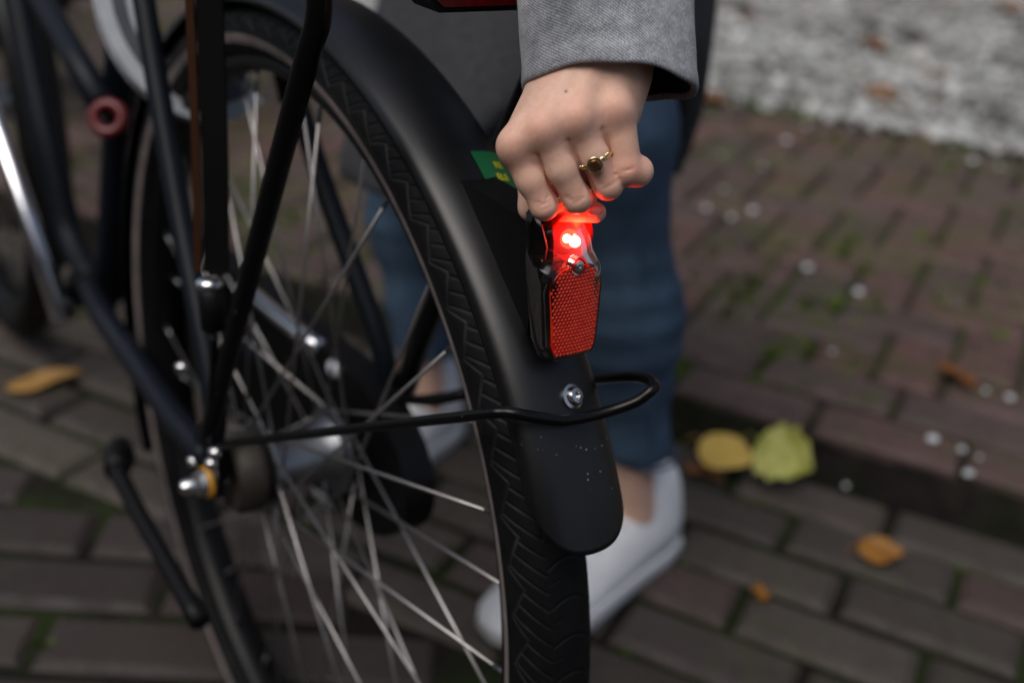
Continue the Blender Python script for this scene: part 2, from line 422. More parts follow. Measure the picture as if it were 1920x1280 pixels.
# ------------------------------------------------------------------ ground
EX, EY = .4807, -.8768                                # along the kerb
NX, NY = .8768, .4807                                 # across the kerb, away from the street
KERB, GRAV, STEP = .8467, 2.75, .07
def en(e, n, z=0): return Vector((e * EX + n * NX, e * EY + n * NY, z))
def quad(name, n0, n1, e0, e1, z, mat, cells=1):
    b = MB(); b.grid([[en(e0 + (e1 - e0) * i / cells, n0 + (n1 - n0) * j / cells, z) for j in range(cells + 1)] for i in range(cells + 1)], flip=False)
    o = b.build(name, mat, None, False)
    if o.data.polygons[0].normal.z < 0: o.data.flip_normals()
    return tag(o, kind='structure')
street = quad('street', -150, KERB + .02, -150, 150, -.012, 'joint')
pavement = quad('pavement', KERB + .04, GRAV + .08, -150, 150, STEP - .010, 'joint_moss')
gravel_bed = quad('gravel_bed', GRAV + .06, 150, -150, 150, STEP - .004, 'gravel_bed')
b = MB()
for k in range(-30, 50):
    e0, e1 = k * .1 , k * .1 + .1
    ra, rb = random.uniform(.010, .022), random.uniform(.010, .022)
    b.add([en(e0, KERB - .022, -.03), en(e1, KERB - .022, -.03), en(e1, KERB - .002, STEP - rb), en(e0, KERB - .002, STEP - ra),
           en(e0, KERB + .05, -.05), en(e1, KERB + .05, -.05), en(e1, KERB + .05, STEP - rb - .002), en(e0, KERB + .05, STEP - ra - .002)],
          [(0, 1, 2, 3), (5, 4, 7, 6), (3, 2, 6, 7), (4, 0, 3, 7), (1, 5, 6, 2)])
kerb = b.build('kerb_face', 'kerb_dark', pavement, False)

def brick_mesh(L, Wd, Ht, seed):
    r = random.Random(seed); c = .0105
    def ring(ins, z): return [(sx * (L / 2 - ins) + r.uniform(-.0018, .0018), sy * (Wd / 2 - ins) + r.uniform(-.0018, .0018), z + r.uniform(-.0012, .0012)) for sx, sy in ((-1, -1), (1, -1), (1, 1), (-1, 1))]
    A, B, Cc = ring(0, -Ht), ring(.0005, -c * .75), ring(c, 0)
    V = A + B + Cc
    F = [(i, (i + 1) % 4, (i + 1) % 4 + 4, i + 4) for i in range(4)] + [(i + 4, (i + 1) % 4 + 4, (i + 1) % 4 + 8, i + 8) for i in range(4)] + [(8, 9, 10, 11)]
    return mesh('brick', V, F, False)
def lay(parent, spots, L, Wd, Ht, z, mat, focus, cap=298):
    half = [brick_mesh(L / 2 - .005, Wd, Ht, 200 + k) for k in range(3)]
    for q in half: q.materials.append(M[mat])
    """spots: (e, n, angle). The nearest ones become single bricks, the rest one joined part."""
    ms = [brick_mesh(L, Wd, Ht, 100 + k) for k in range(8)]
    for q in ms: q.materials.append(M[mat])
    spots = sorted(spots, key=lambda s: (Vector((s[0], s[1])) - Vector(focus)).length)
    rest = MB(); r = random.Random(5)
    for i, s_ in enumerate(spots):
        x, y, a = s_[:3]; pool = half if len(s_) > 3 and s_[3] == 'h' else ms; dz = s_[4] if len(s_) > 4 else 0.0
        zz = z + dz + r.uniform(-.004, .003); rx, ry = r.uniform(-.012, .012), r.uniform(-.012, .012)
        mt = Matrix.Translation((x, y, zz)) @ Matrix.Rotation(a + r.uniform(-.012, .012), 4, 'Z') @ Matrix.Rotation(rx, 4, 'X') @ Matrix.Rotation(ry, 4, 'Y')
        if i < cap:
            o = bpy.data.objects.new('brick', pool[i % len(pool)]); col.objects.link(o); o.parent = parent; o.matrix_local = mt
        else:
            q = pool[i % len(pool)]; rest.add([mt @ v.co for v in q.vertices], [tuple(p.vertices) for p in q.polygons])
    if rest.v:
        o = rest.build('far_bricks', mat, parent, False); o['kind'] = 'stuff'
AE = math.atan2(EY, EX); AN = math.atan2(NY, NX)
# street, right part: running bond along the kerb
BL, BW, G = .205, .085, .012
sp = []
NSPLIT = .20
row = 0; n = KERB - .024 - BW / 2
while n > NSPLIT:
    e = -3.4 + (.5 * (BL + G) if row % 2 else 0) + random.uniform(-.02, .02)
    while e < 2.6:
        p = en(e, n); sp.append((p.x, p.y, AE)); e += BL + G
    n -= BW + G; row += 1
n_edge = n + BW / 2
# street, left part: bond turned towards the houses
sp2 = []; A2 = R(-33.5); c2, s2 = math.cos(A2), math.sin(A2)
LL, LW = BL, BW
for i in range(-34, 34):
    for j in range(-16, 16):
        t = j * (LL + G) + (.5 * (LL + G) if i % 2 else 0); w = i * (LW + G)
        x, y = c2 * t - s2 * w - .10, s2 * t + c2 * w + .40
        if x * NX + y * NY < n_edge + .01 and -2.4 < x < 1.6 and -2.2 < y < 4.2: sp2.append((x, y, A2, 'f', -.004))
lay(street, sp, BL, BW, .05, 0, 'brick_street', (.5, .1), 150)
lay(street, sp2, BL, BW, .05, 0, 'brick_left_shaded', (-.05, .45), 148)
BL, BW, G = .202, .096, .010
# pavement: two border courses along the kerb, then a field laid across
sp = []
for k, nn in enumerate((KERB + .004 + BW / 2, KERB + .004 + BW * 1.5 + G)):
    e = -4.5 + k * .1
    while e < 2.0:
        p = en(e, nn); sp.append((p.x, p.y, AE)); e += BL + G
n0 = KERB + .004 + 2 * (BW + G)
GW_ = (BL + G) / 2                                    # herringbone on a half-brick grid
for i in range(-46, 22):
    for j in range(int((GRAV - n0) / GW_)):
        c = (i - j) % 4; e0, nn = i * GW_, n0 + j * GW_
        if c == 0: p = en(e0 + GW_, nn + GW_ / 2); sp.append((p.x, p.y, AE))
        elif c == 3: p = en(e0 + GW_ / 2, nn + GW_); sp.append((p.x, p.y, AN))
        if j == 0 and c == 2: p = en(e0 + GW_ / 2, nn + GW_ / 2); sp.append((p.x, p.y, AN, 'h'))
lay(pavement, sp, BL, BW, .05, STEP, 'brick_pave', (1.25, .35))

# moss tufts in the joints (one mass each)
def moss(name, pts, parent_kind, size, blades):
    V = np.zeros((len(pts) * blades * 3, 3)); k = 0
    for p in pts:
        sc = size * random.uniform(.5, 1.5); a0 = p[3]
        for q in range(blades):
            al, ac = random.gauss(0, 2.2) * sc, random.gauss(0, .5) * sc
            x, y = p[0] + al * math.cos(a0) - ac * math.sin(a0), p[1] + al * math.sin(a0) + ac * math.cos(a0)
            th = random.uniform(0, 6.28); w = sc * random.uniform(.3, .6); h = sc * random.uniform(.3, 1.1)
            V[k] = (x - w * math.cos(th), y - w * math.sin(th), p[2]); V[k + 1] = (x + w * math.cos(th), y + w * math.sin(th), p[2])
            V[k + 2] = (x + random.gauss(0, .5) * sc, y + random.gauss(0, .5) * sc, p[2] + h); k += 3
    o = link(name, mesh(name, V, np.arange(k).reshape(-1, 3), False), 'moss')
    return tag(o, parent_kind[0], parent_kind[1], kind='stuff')
pts = []
for _ in range(1150):
    e, n = random.uniform(-3.4, 1.6), KERB + .1 + random.random() ** 1.2 * 1.75
    if math.sin(e * 3.1 + n * 2.2) + math.sin(n * 5.3 - e * 1.7) + random.gauss(0, .6) < -.25: continue
    if random.random() < .7: e = round(e / (BW + G)) * (BW + G) + (BW + G) / 2; a = AN
    else: a = AE
    p = en(e, n); pts.append((p.x, p.y, STEP - .008, a))
moss('moss', pts, ('green moss and grass growing in the joints of the red brick pavement', 'moss'), .016, 20)
pts = []
for _ in range(170):
    e, n = random.uniform(-1.5, 1.2), random.uniform(-.4, KERB - .05)
    if n > NSPLIT:
        k = round((KERB - .024 - n) / .097); n = KERB - .024 - k * .097 + .006
    p = en(e, n); pts.append((p.x, p.y, -.010, AE))
moss('street_moss', pts, ('small dark moss tufts in the joints of the street bricks', 'moss'), .008, 14)

# gravel: pebbles nobody could count
def pebbles(name, N):
    ico = bmesh.new(); bmesh.ops.create_icosphere(ico, subdivisions=1, radius=1)
    bv = np.array([v.co[:] for v in ico.verts]); bf = np.array([[v.index for v in f.verts] for f in ico.faces]); ico.free()
    nn = GRAV + .02 + rng.random(N) ** 1.25 * 4.5; ee = rng.uniform(-5.5, 1.8, N)
    stray = rng.random(N) < .05; nn[stray] = GRAV + .03 - np.abs(rng.standard_normal(stray.sum())) * .05
    s = .009 + .020 * rng.random(N) ** 2; s[rng.random(N) < .03] *= 2.2; s[stray] = .006 + .010 * rng.random(stray.sum())
    ang = rng.random(N) * 6.28; ca, sa = np.cos(ang), np.sin(ang)
    jit = 1 + .22 * rng.standard_normal((N, len(bv)))
    L = bv[None] * jit[..., None] * s[:, None, None] * np.stack([1 + .5 * rng.random(N), np.ones(N), .55 + .2 * rng.random(N)], 1)[:, None, :]
    X = L[..., 0] * ca[:, None] - L[..., 1] * sa[:, None]; Y = L[..., 0] * sa[:, None] + L[..., 1] * ca[:, None]
    px, py = ee * EX + nn * NX, ee * EY + nn * NY
    V = np.stack([X + px[:, None], Y + py[:, None], L[..., 2] + (STEP + s * .15)[:, None]], -1).reshape(-1, 3)
    F = (bf[None] + (np.arange(N) * len(bv))[:, None, None]).reshape(-1, 3)
    me = mesh(name, V, F, True); at = me.attributes.new('tone', 'FLOAT', 'POINT')
    clump = .62 + .25 * np.sin(px * 5.1 + py * 2.3) + .2 * np.sin(py * 8.7 - px * 4.3) + .18 * np.sin(px * 13 + py * 11) - .22 * np.clip((nn - GRAV) / 2.0, 0, 1)
    tone = np.clip(.22 + .62 * clump + .26 * rng.standard_normal(N), 0, .92); tone[rng.random(N) < .015] = 1
    at.data.foreach_set('value', np.repeat(tone, len(bv)).astype(np.float32))
    o = link(name, me, 'pebble'); return tag(o, 'pale grey gravel strip beyond the red brick pavement', 'gravel', kind='stuff')
pebbles('gravel', 13000)

# loose white pebbles on the pavement (px in the picture -> ground points found beforehand)
def pebble(x, y, z, s, label, group='white pebbles scattered on the pavement'):
    r = random.Random(int(x * 1e4)); b = MB(); s *= r.choice((.35, .5, .6, .75, .9)) * r.uniform(.85, 1.1)
    bm = bmesh.new(); bmesh.ops.create_icosphere(bm, subdivisions=2, radius=1)
    V = [(x + v.co.x * s * 1.15, y + v.co.y * s, z + s * .45 + v.co.z * s * .7) for v in bm.verts]
    V = [(p[0] + r.gauss(0, s * .05), p[1] + r.gauss(0, s * .05), p[2] + r.gauss(0, s * .04)) for p in V]
    F = [[v.index for v in f.verts] for f in bm.faces]; bm.free(); b.add(V, F)
    return tag(b.build('pebble', 'white_pebble'), label, 'pebble', group)
PEB = [
    (1.3407, 0.473, 0.07, 0.01, 'single round white pebble on the mossy pavement bricks below the gravel'),
    (1.4817, 0.8845, 0.07, 0.012, 'white pebble, brightest of the row beside the jeans'),
    (1.4043, 0.8715, 0.07, 0.012, 'pale pebble left of the brightest one beside the jeans'),
    (1.3922, 0.9364, 0.07, 0.012, 'greenish white pebble closest to the jeans on the pavement'),
    (1.5279, 1.0219, 0.07, 0.012, 'pale greenish pebble above the row beside the jeans'),
    (2.17, 1.3554, 0.07, 0.012, 'white pebble near the gravel edge above the pavement'),
    (1.9951, 1.2664, 0.07, 0.012, 'pale pebble just below the one near the gravel edge'),
    (1.7227, 1.2287, 0.07, 0.009600000000000001, 'faint pale pebble on moss right of the jeans'),
    (1.7522, 1.1186, 0.07, 0.009600000000000001, 'faint brownish pebble right of the jeans near the gravel'),
    (2.4054, 0.8936, 0.07, 0.012, 'pale pebble under the gravel edge at the right border'),
    (2.3733, 0.9526, 0.07, 0.012, 'white pebble fallen just off the gravel edge on the right'),
    (1.0065, 0.0569, 0.07, 0.01, 'white pebble on kerb bricks, left of the three together'),
    (1.0232, 0.0196, 0.07, 0.01, 'middle white pebble of the cluster on the kerb bricks'),
    (1.0289, -0.0053, 0.07, 0.01, 'brightest white pebble of the cluster on the kerb bricks'),
    (0.9748, -0.0253, 0.07, 0.01, 'pinkish white pebble lowest of the cluster on the kerb bricks'),
    (1.234, 0.0828, 0.07, 0.01, 'white pebble beside moss at the far right border'),
    (1.2199, 0.1161, 0.07, 0.01, 'greyish pebble beside the brown leaf on the right'),
    (1.3401, 0.5971, 0.07, 0.01, 'pale pebble pair on moss in mid pavement'),
    (1.0961, 0.3214, 0.07, 0.008, 'faint pinkish pebble on the second kerb course'),
    (0.8957, 0.1017, 0, 0.01, 'small grey pebble on the street under the kerb step'),
]
for (x, y, z, s, lab) in PEB: pebble(x, y, z, s, lab)

# fallen leaves
def leaf(x, y, z, L, Wd, ang, mat, label, curl=.25, lobes=0, tilt=(0, 0)):
    rows = []; n = 14
    for i in range(n + 1):
        t = i / n; w = Wd * .5 * (math.sin(math.pi * min(1, t * 1.04 + .0) ** .8) ** .6 if 0 < t < 1 else .0)
        if lobes: w *= 1 + .13 * math.cos(t * math.pi * 2 * lobes)
        row_ = []
        for j in range(-4, 5):
            s_ = j / 4; yy = s_ * max(w, .0008); zz = curl * (abs(s_) ** 1.6) * w * .8 + .10 * L * (t - .5) ** 2 + .004 * math.sin(7 * t + 3 * s_)
            row_.append(Vector((L * (t - .5), yy, zz + .004)))
        rows.append(row_)
    mt = Matrix.Translation((x, y, z)) @ Matrix.Rotation(ang, 4, 'Z') @ Matrix.Rotation(tilt[0], 4, 'X') @ Matrix.Rotation(tilt[1], 4, 'Y')
    b = MB(); up = [[mt @ p for p in r_] for r_ in rows]; lo = [[mt @ (p - Vector((0, 0, .0006))) for p in r_] for r_ in rows]
    b.grid(up); b.grid(lo, flip=True)
    lf = b.build('leaf', mat); tag(lf, label, 'leaf', 'fallen leaves on the ground')
    st = MB(); st.tube([mt @ Vector((-L * .5, 0, .027 * L / .1)), mt @ Vector((-L * .62, .004, .02 * L / .1)), mt @ Vector((-L * .78, -.004, .003))], .0009, 6)
    s_ = st.build('stalk', mat, lf); return lf
LEAVES = [
    (0.7625, 0.2164, 0.026, 0.082, 0.066, -1.003, 'leaf_yellow', 'bright yellow leaf lying tilted against the foot of the kerb step', 0.12, 0, (0.42, 0.05)),
    (0.8143, 0.1555, 0.042, 0.088, 0.086, -1.296, 'leaf_lime', 'large crumpled yellow-green leaf leaning on the kerb step', 0.25, 4, (0.72, 0.1)),
    (0.8014, -0.0354, 0.004, 0.062, 0.055, -0.486, 'leaf_orange', 'squarish orange leaf on the joint between long street bricks', 0.25, 0, (0, 0)),
    (0.5978, -0.0185, 0.003, 0.03, 0.022, -2.112, 'leaf_orange', 'tiny orange leaf on the street bricks near the white shoe', 0.25, 0, (0, 0)),
    (0.7248, 0.2176, 0.003, 0.06, 0.02, -1.193, 'leaf_brown', 'small brown leaf scrap beside the ankle on the street', 0.25, 0, (0, 0)),
    (1.2081, 0.1625, 0.074, 0.085, 0.035, -1.854, 'leaf_brown', 'rust brown leaf curled on the kerb course at right', 0.5, 0, (0, 0)),
    (2.073, 1.6706, 0.074, 0.16, 0.075, -0.947, 'leaf_brown', 'brown leaf just right of the coat cuff near the gravel', 0.4, 0, (0, 0)),
    (3.3475, 2.082, 0.085, 0.2, 0.09, -2.218, 'leaf_brown', 'dark brown leaf in the middle of the gravel strip', 0.4, 0, (0, 0)),
    (3.1433, 1.66, 0.085, 0.1, 0.06, -1.202, 'leaf_brown', 'small rusty leaf low in the gravel strip', 0.4, 0, (0, 0)),
    (4.9759, 2.5904, 0.085, 0.25, 0.14, -2.111, 'leaf_brown', 'big brown leaf in the top right corner on the gravel', 0.4, 0, (0, 0)),
    (3.2254, 2.6606, 0.085, 0.15, 0.05, -1.072, 'leaf_brown', 'thin brown leaf on gravel right of the coat', 0.4, 0, (0, 0)),
    (-0.0084, 0.8613, 0.004, 0.11, 0.045, 0.114, 'leaf_tan', 'tan and orange leaf on the street left of the wheel', 0.3, 0, (0, 0)),
]
for a in LEAVES: leaf(*a)

exec_parts = True
# ------------------------------------------------------------------ bicycle
bike = empty('bicycle', (0, 0, 0), 'black city bicycle with rear mudguard and lit red tail light', 'bicycle')
def T(pts, r, name, mat, seg=16, sub=0, parent=bike, flat=None):
    return MB().tube(pts, r, seg, sub, flat=flat).build(name, mat, parent)

# tyre with its tread cut into the mesh
TA, TR = .0248, .3337                                 # half width, ring radius
def tyre(parent, hub_y, fine, name='tyre'):
    if fine: th = np.concatenate([np.linspace(R(-30), R(100), 1500), np.linspace(R(100), R(330), 420)[1:-1]])
    else: th = np.linspace(0, 2 * math.pi, 241)[:-1]
    ph = np.linspace(R(-142), R(142), 181 if fine else 25)
    Tt, P = np.meshgrid(th, ph, indexing='ij')
    d = np.zeros_like(P)
    if fine:
        s = Tt * .345; w = np.abs(P) * TA; sg = np.sign(P)       # running length and distance from the crown line
        def line(x, hw): return np.clip(1 - np.abs(x) / hw, 0, 1)
        per = .030
        u = ((s + np.where(sg > 0, 0, .5 * per)) / per) % 1.0
        # saw-tooth groove along the shoulder
        edge = np.where(u < .62, .0262 + (.62 - u) / .62 * .0105, .0262 + (u - .62) / .38 * .0105)
        gr = line(w - edge, .0016) * .9; d -= .0009 * line(w - edge, .0011)
        zone = (w < edge - .0008) & (w > .0125)
        # slanted shoulder lugs
        v = ((s - (w - .0125) * .75 + np.where(sg > 0, 0, .5 * per)) / (per / 3)) % 1.0
        d -= np.where(zone, .0010 * line(v - .5, .10), 0); gr = np.maximum(gr, np.where(zone, line(v - .5, .13) * np.clip((w - .018) / .008, 0, 1) * .6, 0))
        # centre blocks: rounded chevrons
        c = ((s + w * w * 38 * 1.0) / (per * .75)) % 1.0
        d -= np.where(w < .0120, .0006 * line(c - .5, .06), 0)
        d -= .0005 * line(w - .0125, .0009)
        d -= np.where(w < .012, .0004 * line(((s * 1.0 + P * .01) / (per * .75)) % 1.0 - .1, .03) * (w > .005), 0)
        # raised rib below the shoulder
        d += .0007 * np.exp(-((w - .0405) / .0012) ** 2)
    a = TA + d
    rr = TR + a * .965 * np.cos(P); x = -a * np.sin(P)
    V = np.stack([x, hub_y - rr * np.cos(Tt), HZ + rr * np.sin(Tt)], -1).reshape(-1, 3)
    n, k = P.shape; i = np.arange(n)[:, None]; j = np.arange(k - 1)[None]
    F = np.stack([i * k + j, i * k + j + 1, ((i + 1) % n) * k + j + 1, ((i + 1) % n) * k + j], -1).reshape(-1, 4)
    me = mesh(name, V, F[:, ::-1])
    if fine: me.attributes.new('dust', 'FLOAT', 'POINT').data.foreach_set('value', (gr * (.6 + .4 * np.sin(Tt * 37) * np.sin(Tt * 91 + P * 3))).astype(np.float32).ravel())
    return link(name, me, 'tyre', parent)
ty = tyre(bike, 0, True)
def ring_strip(name, prof, mat, parent, hub_y=0, seg=200):
    """prof: (radius, x) points turned round the axle"""
    b = MB(); b.grid([[Vector((x, hub_y - r * math.cos(t), HZ + r * math.sin(t))) for r, x in prof] for t in [2 * math.pi * q / seg for q in range(seg)]], closed_u=True)
    return b.build(name, mat, parent)
for sx in (-1, 1):
    pr_ = []
    for q in range(5):
        p = R(97 + q * 4.3); rr = TR + (TA + .0006) * .965 * math.cos(p); pr_.append((rr, sx * (TA + .0006) * math.sin(p)))
    ring_strip('reflective_stripe', pr_, 'stripe', ty)
rimprof = [(.3165, -.0125), (.3165, -.0145), (.311, -.0148), (.3075, -.0142), (.3045, -.010), (.3030, -.003), (.3030, .003), (.3045, .010), (.3075, .0142), (.311, .0148), (.3165, .0145), (.3165, .0125), (.3105, .0115), (.3095, 0), (.3105, -.0115), (.3165, -.0125)]
rim = ring_strip('rim', rimprof, 'rim', bike)
# hub, brake drum, axle
hub = MB().lathe([(-.034, .018), (-.034, .036), (-.031, .036), (-.030, .024), (-.024, .0215), (.012, .0225), (.020, .025), (.025, .028), (.026, .037), (.029, .037), (.029, .020)], (0, 0, HZ), (1, 0, 0), 48).build('hub', 'alu', bike, angle=40)
MB().lathe([(-.062, .012), (-.062, .027), (-.058, .0305), (-.044, .0315), (-.040, .030), (-.036, .026), (-.036, .012)], (0, 0, HZ), (1, 0, 0), 40).build('roller_brake', 'brake', bike, angle=40)
MB().tube([(-.094, 0, HZ), (.094, 0, HZ)], .0048, 12).build('axle', 'steel', bike)
MB().lathe([(-.099, 0), (-.0985, .0045), (-.0965, .0060), (-.088, .0064), (-.0865, .0098), (-.0835, .0098), (-.0815, .0105), (-.0800, .0105)], (0, 0, HZ), (1, 0, 0), 6 * 4).build('axle_nut', 'steel', bike, angle=35)
MB().lathe([(-.0800, .0125), (-.0755, .0135), (-.0752, .006)], (0, 0, HZ), (1, 0, 0), 14).build('yellow_washer', 'yellow_nut', bike, angle=30)
# spokes
def hubpt(side, k, off): return W(.0445, 2 * math.pi * k / 18 + off, side * .031)
sp_n = 0
for side in (-1, 1):
    for k in range(18):
        a_r = 2 * math.pi * (2 * k + (0 if side < 0 else 1)) / 36 + R(3)
        a_h = a_r + (R(62) if k % 2 else R(-62))
        p0 = W(.0335, a_h, side * (.0335 if k % 2 else .0295)); p1 = W(.3035, a_r, side * .004)
        q0 = p1 + (p0 - p1).normalized() * .016
        s_ = T([p0, p1], .00118, 'spoke', 'spoke', 8)
        T([q0, p1], .0017, 'nipple', 'alu', 8, parent=s_)

# mudguard: half-round section, not quite concentric with the wheel
GC = Vector((0, -.012, HZ - .012)); GE, GH, GW = .3661, .0137, .0295
def gpt(t, p, off=0.0, wsc=1.0):
    """t: angle round the wheel, p: -90..90 deg across (minus = bike's left)"""
    rr = GE + (GH + off) * max(0, math.cos(p)) ** .8; x = (GW * wsc + off) * math.sin(p)
    return GC + Vector((x, -rr * math.cos(t), rr * math.sin(t)))
T_END, T_FRONT = R(24.2), R(205)
def guard_mesh():
    rows_o, rows_i = [], []
    n = 190
    for i in range(n + 1):
        t = T_END + (T_FRONT - T_END) * (i / n) ** 1.15
        ro, ri = [], []
        for j in range(33):
            p = R(-90 + 180 * j / 32)
            sft = 0
            q = abs(math.sin(p)); cut = R(5.2) * (1 - math.sqrt(max(0, 1 - q ** 2.6)))       # rounded tail
            tt = t + cut * max(0, 1 - (t - T_END) / R(9)) ** 1.0
            ro.append(gpt(tt, p)); ri.append(gpt(tt, p, -.0014))
        rows_o.append(ro); rows_i.append(ri)
    b = MB(); b.grid(rows_o); b.grid(rows_i, flip=True)
    k = 33; o2 = len(rows_o) * k
    for i in range(n):
        b.f.append((i * k, (i + 1) * k, o2 + (i + 1) * k, o2 + i * k)); b.f.append((i * k + k - 1, o2 + i * k + k - 1, o2 + (i + 1) * k + k - 1, (i + 1) * k + k - 1))
    for j in range(k - 1): b.f.append((j, o2 + j, o2 + j + 1, j + 1))
    return b
guard = guard_mesh().build('mudguard', 'guard', bike)
bm = bmesh.new(); bm.from_mesh(guard.data); bmesh.ops.recalc_face_normals(bm, faces=bm.faces); bm.to_mesh(guard.data); bm.free()
# bolt on the crown
tb = R(36.6); pb = gpt(tb, R(10)); nb = (gpt(tb, R(10), .004) - pb).normalized()
bolt = MB().lathe([(-.002, .0066), (.0008, .0068), (.0014, .0052), (.0030, .0050), (.0042, .0040), (.0044, .0020), (.0028, .0019), (.0028, .0)], pb, nb, 24).build('bolt', 'steel', guard, angle=35)
# green sticker with yellow print on the right flank of the crown
b = MB(); t0, t1, p0, p1 = R(54.5), R(59.2), R(7), R(68)
b.grid([[gpt(t0 + (t1 - t0) * i / 10, p0 + (p1 - p0) * j / 14, .0005) for j in range(15)] for i in range(11)])
stk = b.build('sticker', 'green', guard)
def wrap_text(body, tc, pc, size):
    cu = bpy.data.curves.new('print', 'FONT'); cu.body = body; cu.size = size; cu.align_x = 'LEFT'; cu.offset = .00025
    o = bpy.data.objects.new('print', cu); col.objects.link(o)
    me = bpy.data.meshes.new_from_object(o.evaluated_get(bpy.context.evaluated_depsgraph_get())); bpy.data.objects.remove(o)
    bm = bmesh.new(); bm.from_mesh(me); bmesh.ops.subdivide_edges(bm, edges=bm.edges, cuts=1); bm.to_mesh(me); bm.free()
    for v in me.vertices:
        x, y = v.co.x, v.co.y; v.co = gpt(tc + y / .378, pc + x / .030, .0009)
    return link('print', me, 'yellow_print', stk)
wrap_text('RE', R(57.3), R(29), .0064)
wrap_text('ELE', R(56.0), R(24), .0064)
# wire stay: dropout, along the left side, round behind the guard, back on the right
st_path = [(-.078, -.012, .392), (-.078, -.0582, .4246), (-.058, -.2080, .5120), (-.045, -.3000, .5650), (-.0385, -.3170, .5740), (-.028, -.3240, .5730), (-.010, -.3270, .5675), (.006, -.3290, .5665), (.020, -.3330, .5690), (.031, -.3385, .5745), (.0385, -.3405, .5805), (.0440, -.3360, .5800), (.0465, -.3220, .5770), (.048, -.2880, .5590), (.064, -.1500, .4780), (.080, -.010, .395)]
T(st_path, .0030, 'mudguard_stay', 'black_metal', 14, 8)

# frame
T([(-.072, 0.012, .372), (-.066, .10, .356), (-.052, .26, .338), (-.040, .40, .322), (-.020, .52, .300)], [.0105, .0115, .0125, .013, .013], 'chainstay', 'frame', 16, 6)
T([(.072, 0.012, .372), (.066, .10, .356), (.052, .26, .338), (.040, .40, .322), (.020, .52, .300)], [.0105, .0115, .0125, .013, .013], 'chainstay', 'frame', 16, 6)
for sx in (-1, 1):
    T([(sx * .074, -.004, .395), (sx * .071, .0004, .440), (sx * .060, .0931, .5588), (sx * .050, .1751, .685), (sx * .040, .235, .79), (sx * .022, .262, .84)], .0088, 'seat_stay', 'frame', 16, 5)
    MB().grid([[Vector((sx * (.0735 + dx), -.016 + .0, .352)), Vector((sx * (.0735 + dx), .022, .350)), Vector((sx * (.0735 + dx), .030, .382)), Vector((sx * (.0735 + dx), .006, .412)), Vector((sx * (.0735 + dx), -.022, .402))] for dx in (-.003, .003)], closed_v=True, cap0=True, cap1=True).build('dropout', 'frame', bike, False)
T([(0, .545, .255), (0, .617, .334), (0, .746, .5785), (0, .80, .70), (0, .84, .80)][:1] + [(0, .49, .36), (0, .40, .62), (0, .335, .82), (0, .30, .93)], .0155, 'seat_tube', 'frame', 18, 4)
T([(-.012, .535, .30), (-.016, .600, .330), (-.018, .640, .395), (-.016, .7458, .5785), (-.01, .86, .76), (0, 1.02, .92)], [.014, .0165, .0175, .0175, .0175, .0175], 'down_tube', 'frame', 18, 5)
MB().lathe([(-.036, .021), (.036, .021)], (0, .535, .292), (1, 0, 0), 24).build('bottom_bracket', 'black_plastic', bike, angle=40)
T([(-.038, .535, .292), (-.066, .50, .30)], .010, 'crank_spindle', 'black_plastic', 14)
# crank arm
T([(-.068, .447, .299), (-.073, .455, .330), (-.080, .4687, .3736), (-.086, .505, .430), (-.090, .552, .4781), (-.094, .60, .520)], [.0125, .012, .0105, .010, .010, .011], 'crank_arm', 'chrome', 14, 5, flat=(1, .7))
MB().box((-.130, .605, .523), (.036, .028, .009)).build('pedal', 'black_plastic', bike, False)
# pump clipped beside the tube, with its red end ring
pump = T([(-.030, .378, .549), (-.030, .4700, .5790), (-.030, .5693, .6118), (-.030, .66, .642)], .0135, 'pump', 'frame', 18)
b = MB(); pd = Vector((0, -.94, -.32)).normalized()
ring_c = Vector((-.030, .3616, .5408)); b2 = []
for q in range(28):
    a = 2 * math.pi * q / 28; u_ = Vector((.82, -.18, .54)).normalized(); v_ = Vector((.30, .60, -.25)); v_ = (Vector((.184, .405, .895))).normalized()
    cc = ring_c + .0135 * (math.cos(a) * CR + math.sin(a) * CU); n_ = (cc - ring_c).normalized()
    b2.append([cc + .0060 * (math.cos(w) * n_ + math.sin(w) * CD) for w in [2 * math.pi * z / 10 for z in range(10)]])
b.grid(b2, closed_u=True, closed_v=True); b.build('red_ring', 'red_plastic', pump)
# frame lock hugging the wheel in front: two-step silver shell
lock = empty('frame_lock', (0, 0, 0), None, None); lock.parent = bike
for k, (r0, r1, x) in enumerate(((.0, .0, 0),)):
    pass
def arc_shell(cx, rad_out, rad_in, a0, a1, nseg=30):
    rows = []
    for i in range(nseg + 1):
        a = a0 + (a1 - a0) * i / nseg
        d = Vector((math.cos(a), 0, 0)) * 1.0
        rows.append((a,))
    return rows
LKC = Vector((.015, .235, .672)); LKU = Vector((1, 0, 0)); LKV = Vector((0, .42, .91)).normalized(); LKN = LKU.cross(LKV)
def lock_arc(name, ro, ri, dz0, dz1, mat, a0=R(60), a1=R(300)):
    rows = []
    for i in range(41):
        a = a0 + (a1 - a0) * i / 40; d = LKU * math.cos(a) + LKV * math.sin(a) * 1.22
        c = LKC
        prof = [(ri, dz0), (ri, dz1), ((ri * .75 + ro * .25), dz1 + .003), (ro * .9 + ri * .1, dz1 + .002), (ro, dz1 - .002), (ro, dz0)]
        rows.append([c + d * r - LKN * z for r, z in prof])
    return MB().grid(rows, closed_v=True, cap0=True, cap1=True).build(name, mat, lock, angle=45)
lock_arc('lock_shell', .0830, .0715, 0, .016, 'silver')
lock_arc('lock_groove', .0720, .0600, 0, .006, 'lock_grey')
lock_arc('lock_cover', .0605, .0500, 0, .020, 'silver', R(60), R(292))
lock_arc('lock_core', .0508, .0430, -.004, .004, 'black_plastic')
